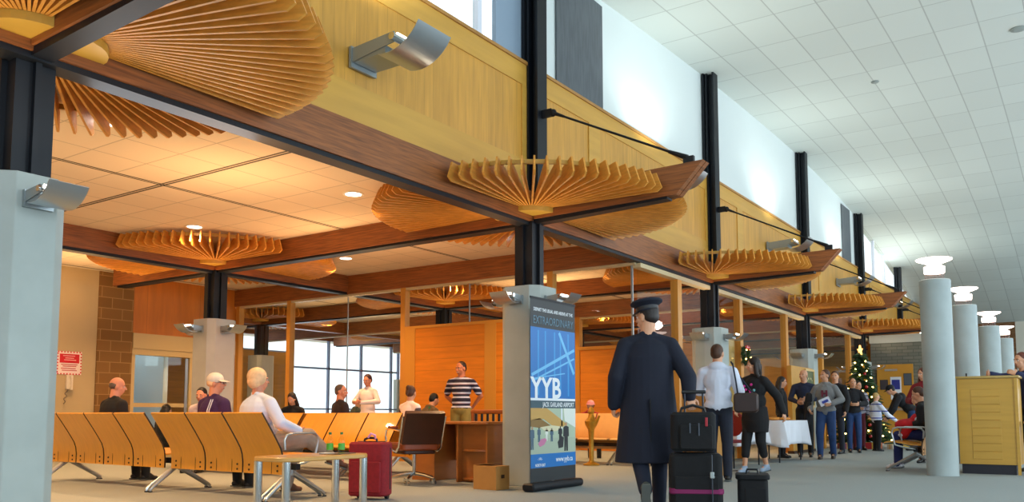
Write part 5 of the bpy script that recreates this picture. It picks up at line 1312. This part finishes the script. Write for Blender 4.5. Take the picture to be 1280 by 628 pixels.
person('grey haired man in a dark charcoal shirt sitting with his back to us', (-9.72, 9.38, 0), facing(.35, 1), 1.70, 'sit', lean=0, head=(-45, 0, 0), top=(cloth('charcoal_shirt', '#2b2128'), 'shirt'), bottom=(BLK, 'trousers'), shoes=DKS, hair=(HGR, 'crop'), build=1.15, skin=SKINW)
person('standing woman with short hair in a white blouse in front of the far window', (-10.75, 11.05, 0), facing(.15, -1), 1.57, head=(0, -15, 0), top=(cloth('white_blouse', '#f0e2e0', .04), 'shirt'), bottom=(BLK, 'trousers'), shoes=DKS, hair=(mat('reddish_dark_hair', '#3c1518', .6), 'short'), female=True, build=1.1, skin=SKINW,
    J=dict(elR=(.27, .04, 1.08), wrR=(.06, .24, 1.08), elL=(-.25, .04, 1.08), wrL=(-.02, .26, 1.06)))
person('woman with hair in a bun, white waistcoat over grey sleeves, seated by the desk', (-8.30, 9.38, 0), facing(.1, 1), 1.60, 'sit', lean=3, head=(20, -6, 0), top=(cloth('white_vest', '#eadfdc', .04), 'vest', cloth('grey_sleeve', '#51474a')), bottom=(JEAND, 'trousers'), shoes=DKS, hair=(HBR, 'bun'), female=True)
person('dark haired person bent low just left of the man in the striped shirt', (-9.15, 10.7, 0), facing(.3, 1), 1.52, 'sit', lean=20, head=(0, -20, 0), top=(cloth('olive_coat', '#5b4a30'), 'hoodie'), bottom=(BLK, 'trousers'), shoes=DKS, hair=(HBK, 'short'))
m7, j, h = person('smiling man in a navy and white striped polo shirt standing behind the desk', (-8.55, 10.95, 0), facing(.35, -1), 1.72, vox=.008, head=(-25, -8, 0), top=(stripes('navy_white_stripes', ['#1d1830', '#c9cbe0', '#1d1830', '#8a6070', '#c9cbe0', '#1d1830'], .155, [0, .22, .40, .62, .68, .84]), 'tee'), bottom=(cloth('khaki_shorts', '#8d7a3c'), 'trousers'), shoes=DKS, hair=(HDK, 'crop'), build=1.12, skin=mat('skin_tanned', '#c97a54', .55),
    J=dict(elL=(-.30, -.12, 1.16), wrL=(-.14, -.19, .98), elR=(.30, -.12, 1.16), wrR=(.14, -.19, .98)))
MB().tube([h(-.022, .086, -.051), h(0, .093, -.056), h(.022, .086, -.051)], .005, 6).build('smile_teeth', mat('teeth', '#f3ece4', .3), m7)
person('child in a pink hat and red scarf behind the pale seats', (-8.02, 14.3, -.06), facing(-.3, 1), 1.40, 'sit', head=(160, 0, 0), top=(cloth('pink_coat', '#a22436'), 'hoodie'), bottom=(BLK, 'trousers'), shoes=DKS, hair=(HBR, 'short'), hat=(mat('pink_hat', '#ef9bab', .8), 'sun'))
person('black haired person low behind the seats left of the white cap', (-12.3, 8.0, -.18), facing(0, 1), 1.42, 'sit', lean=6, head=(0, -15, 0), top=(BLK, 'jacket'), bottom=(BLK, 'trousers'), shoes=DKS, hair=(HBK, 'long'))
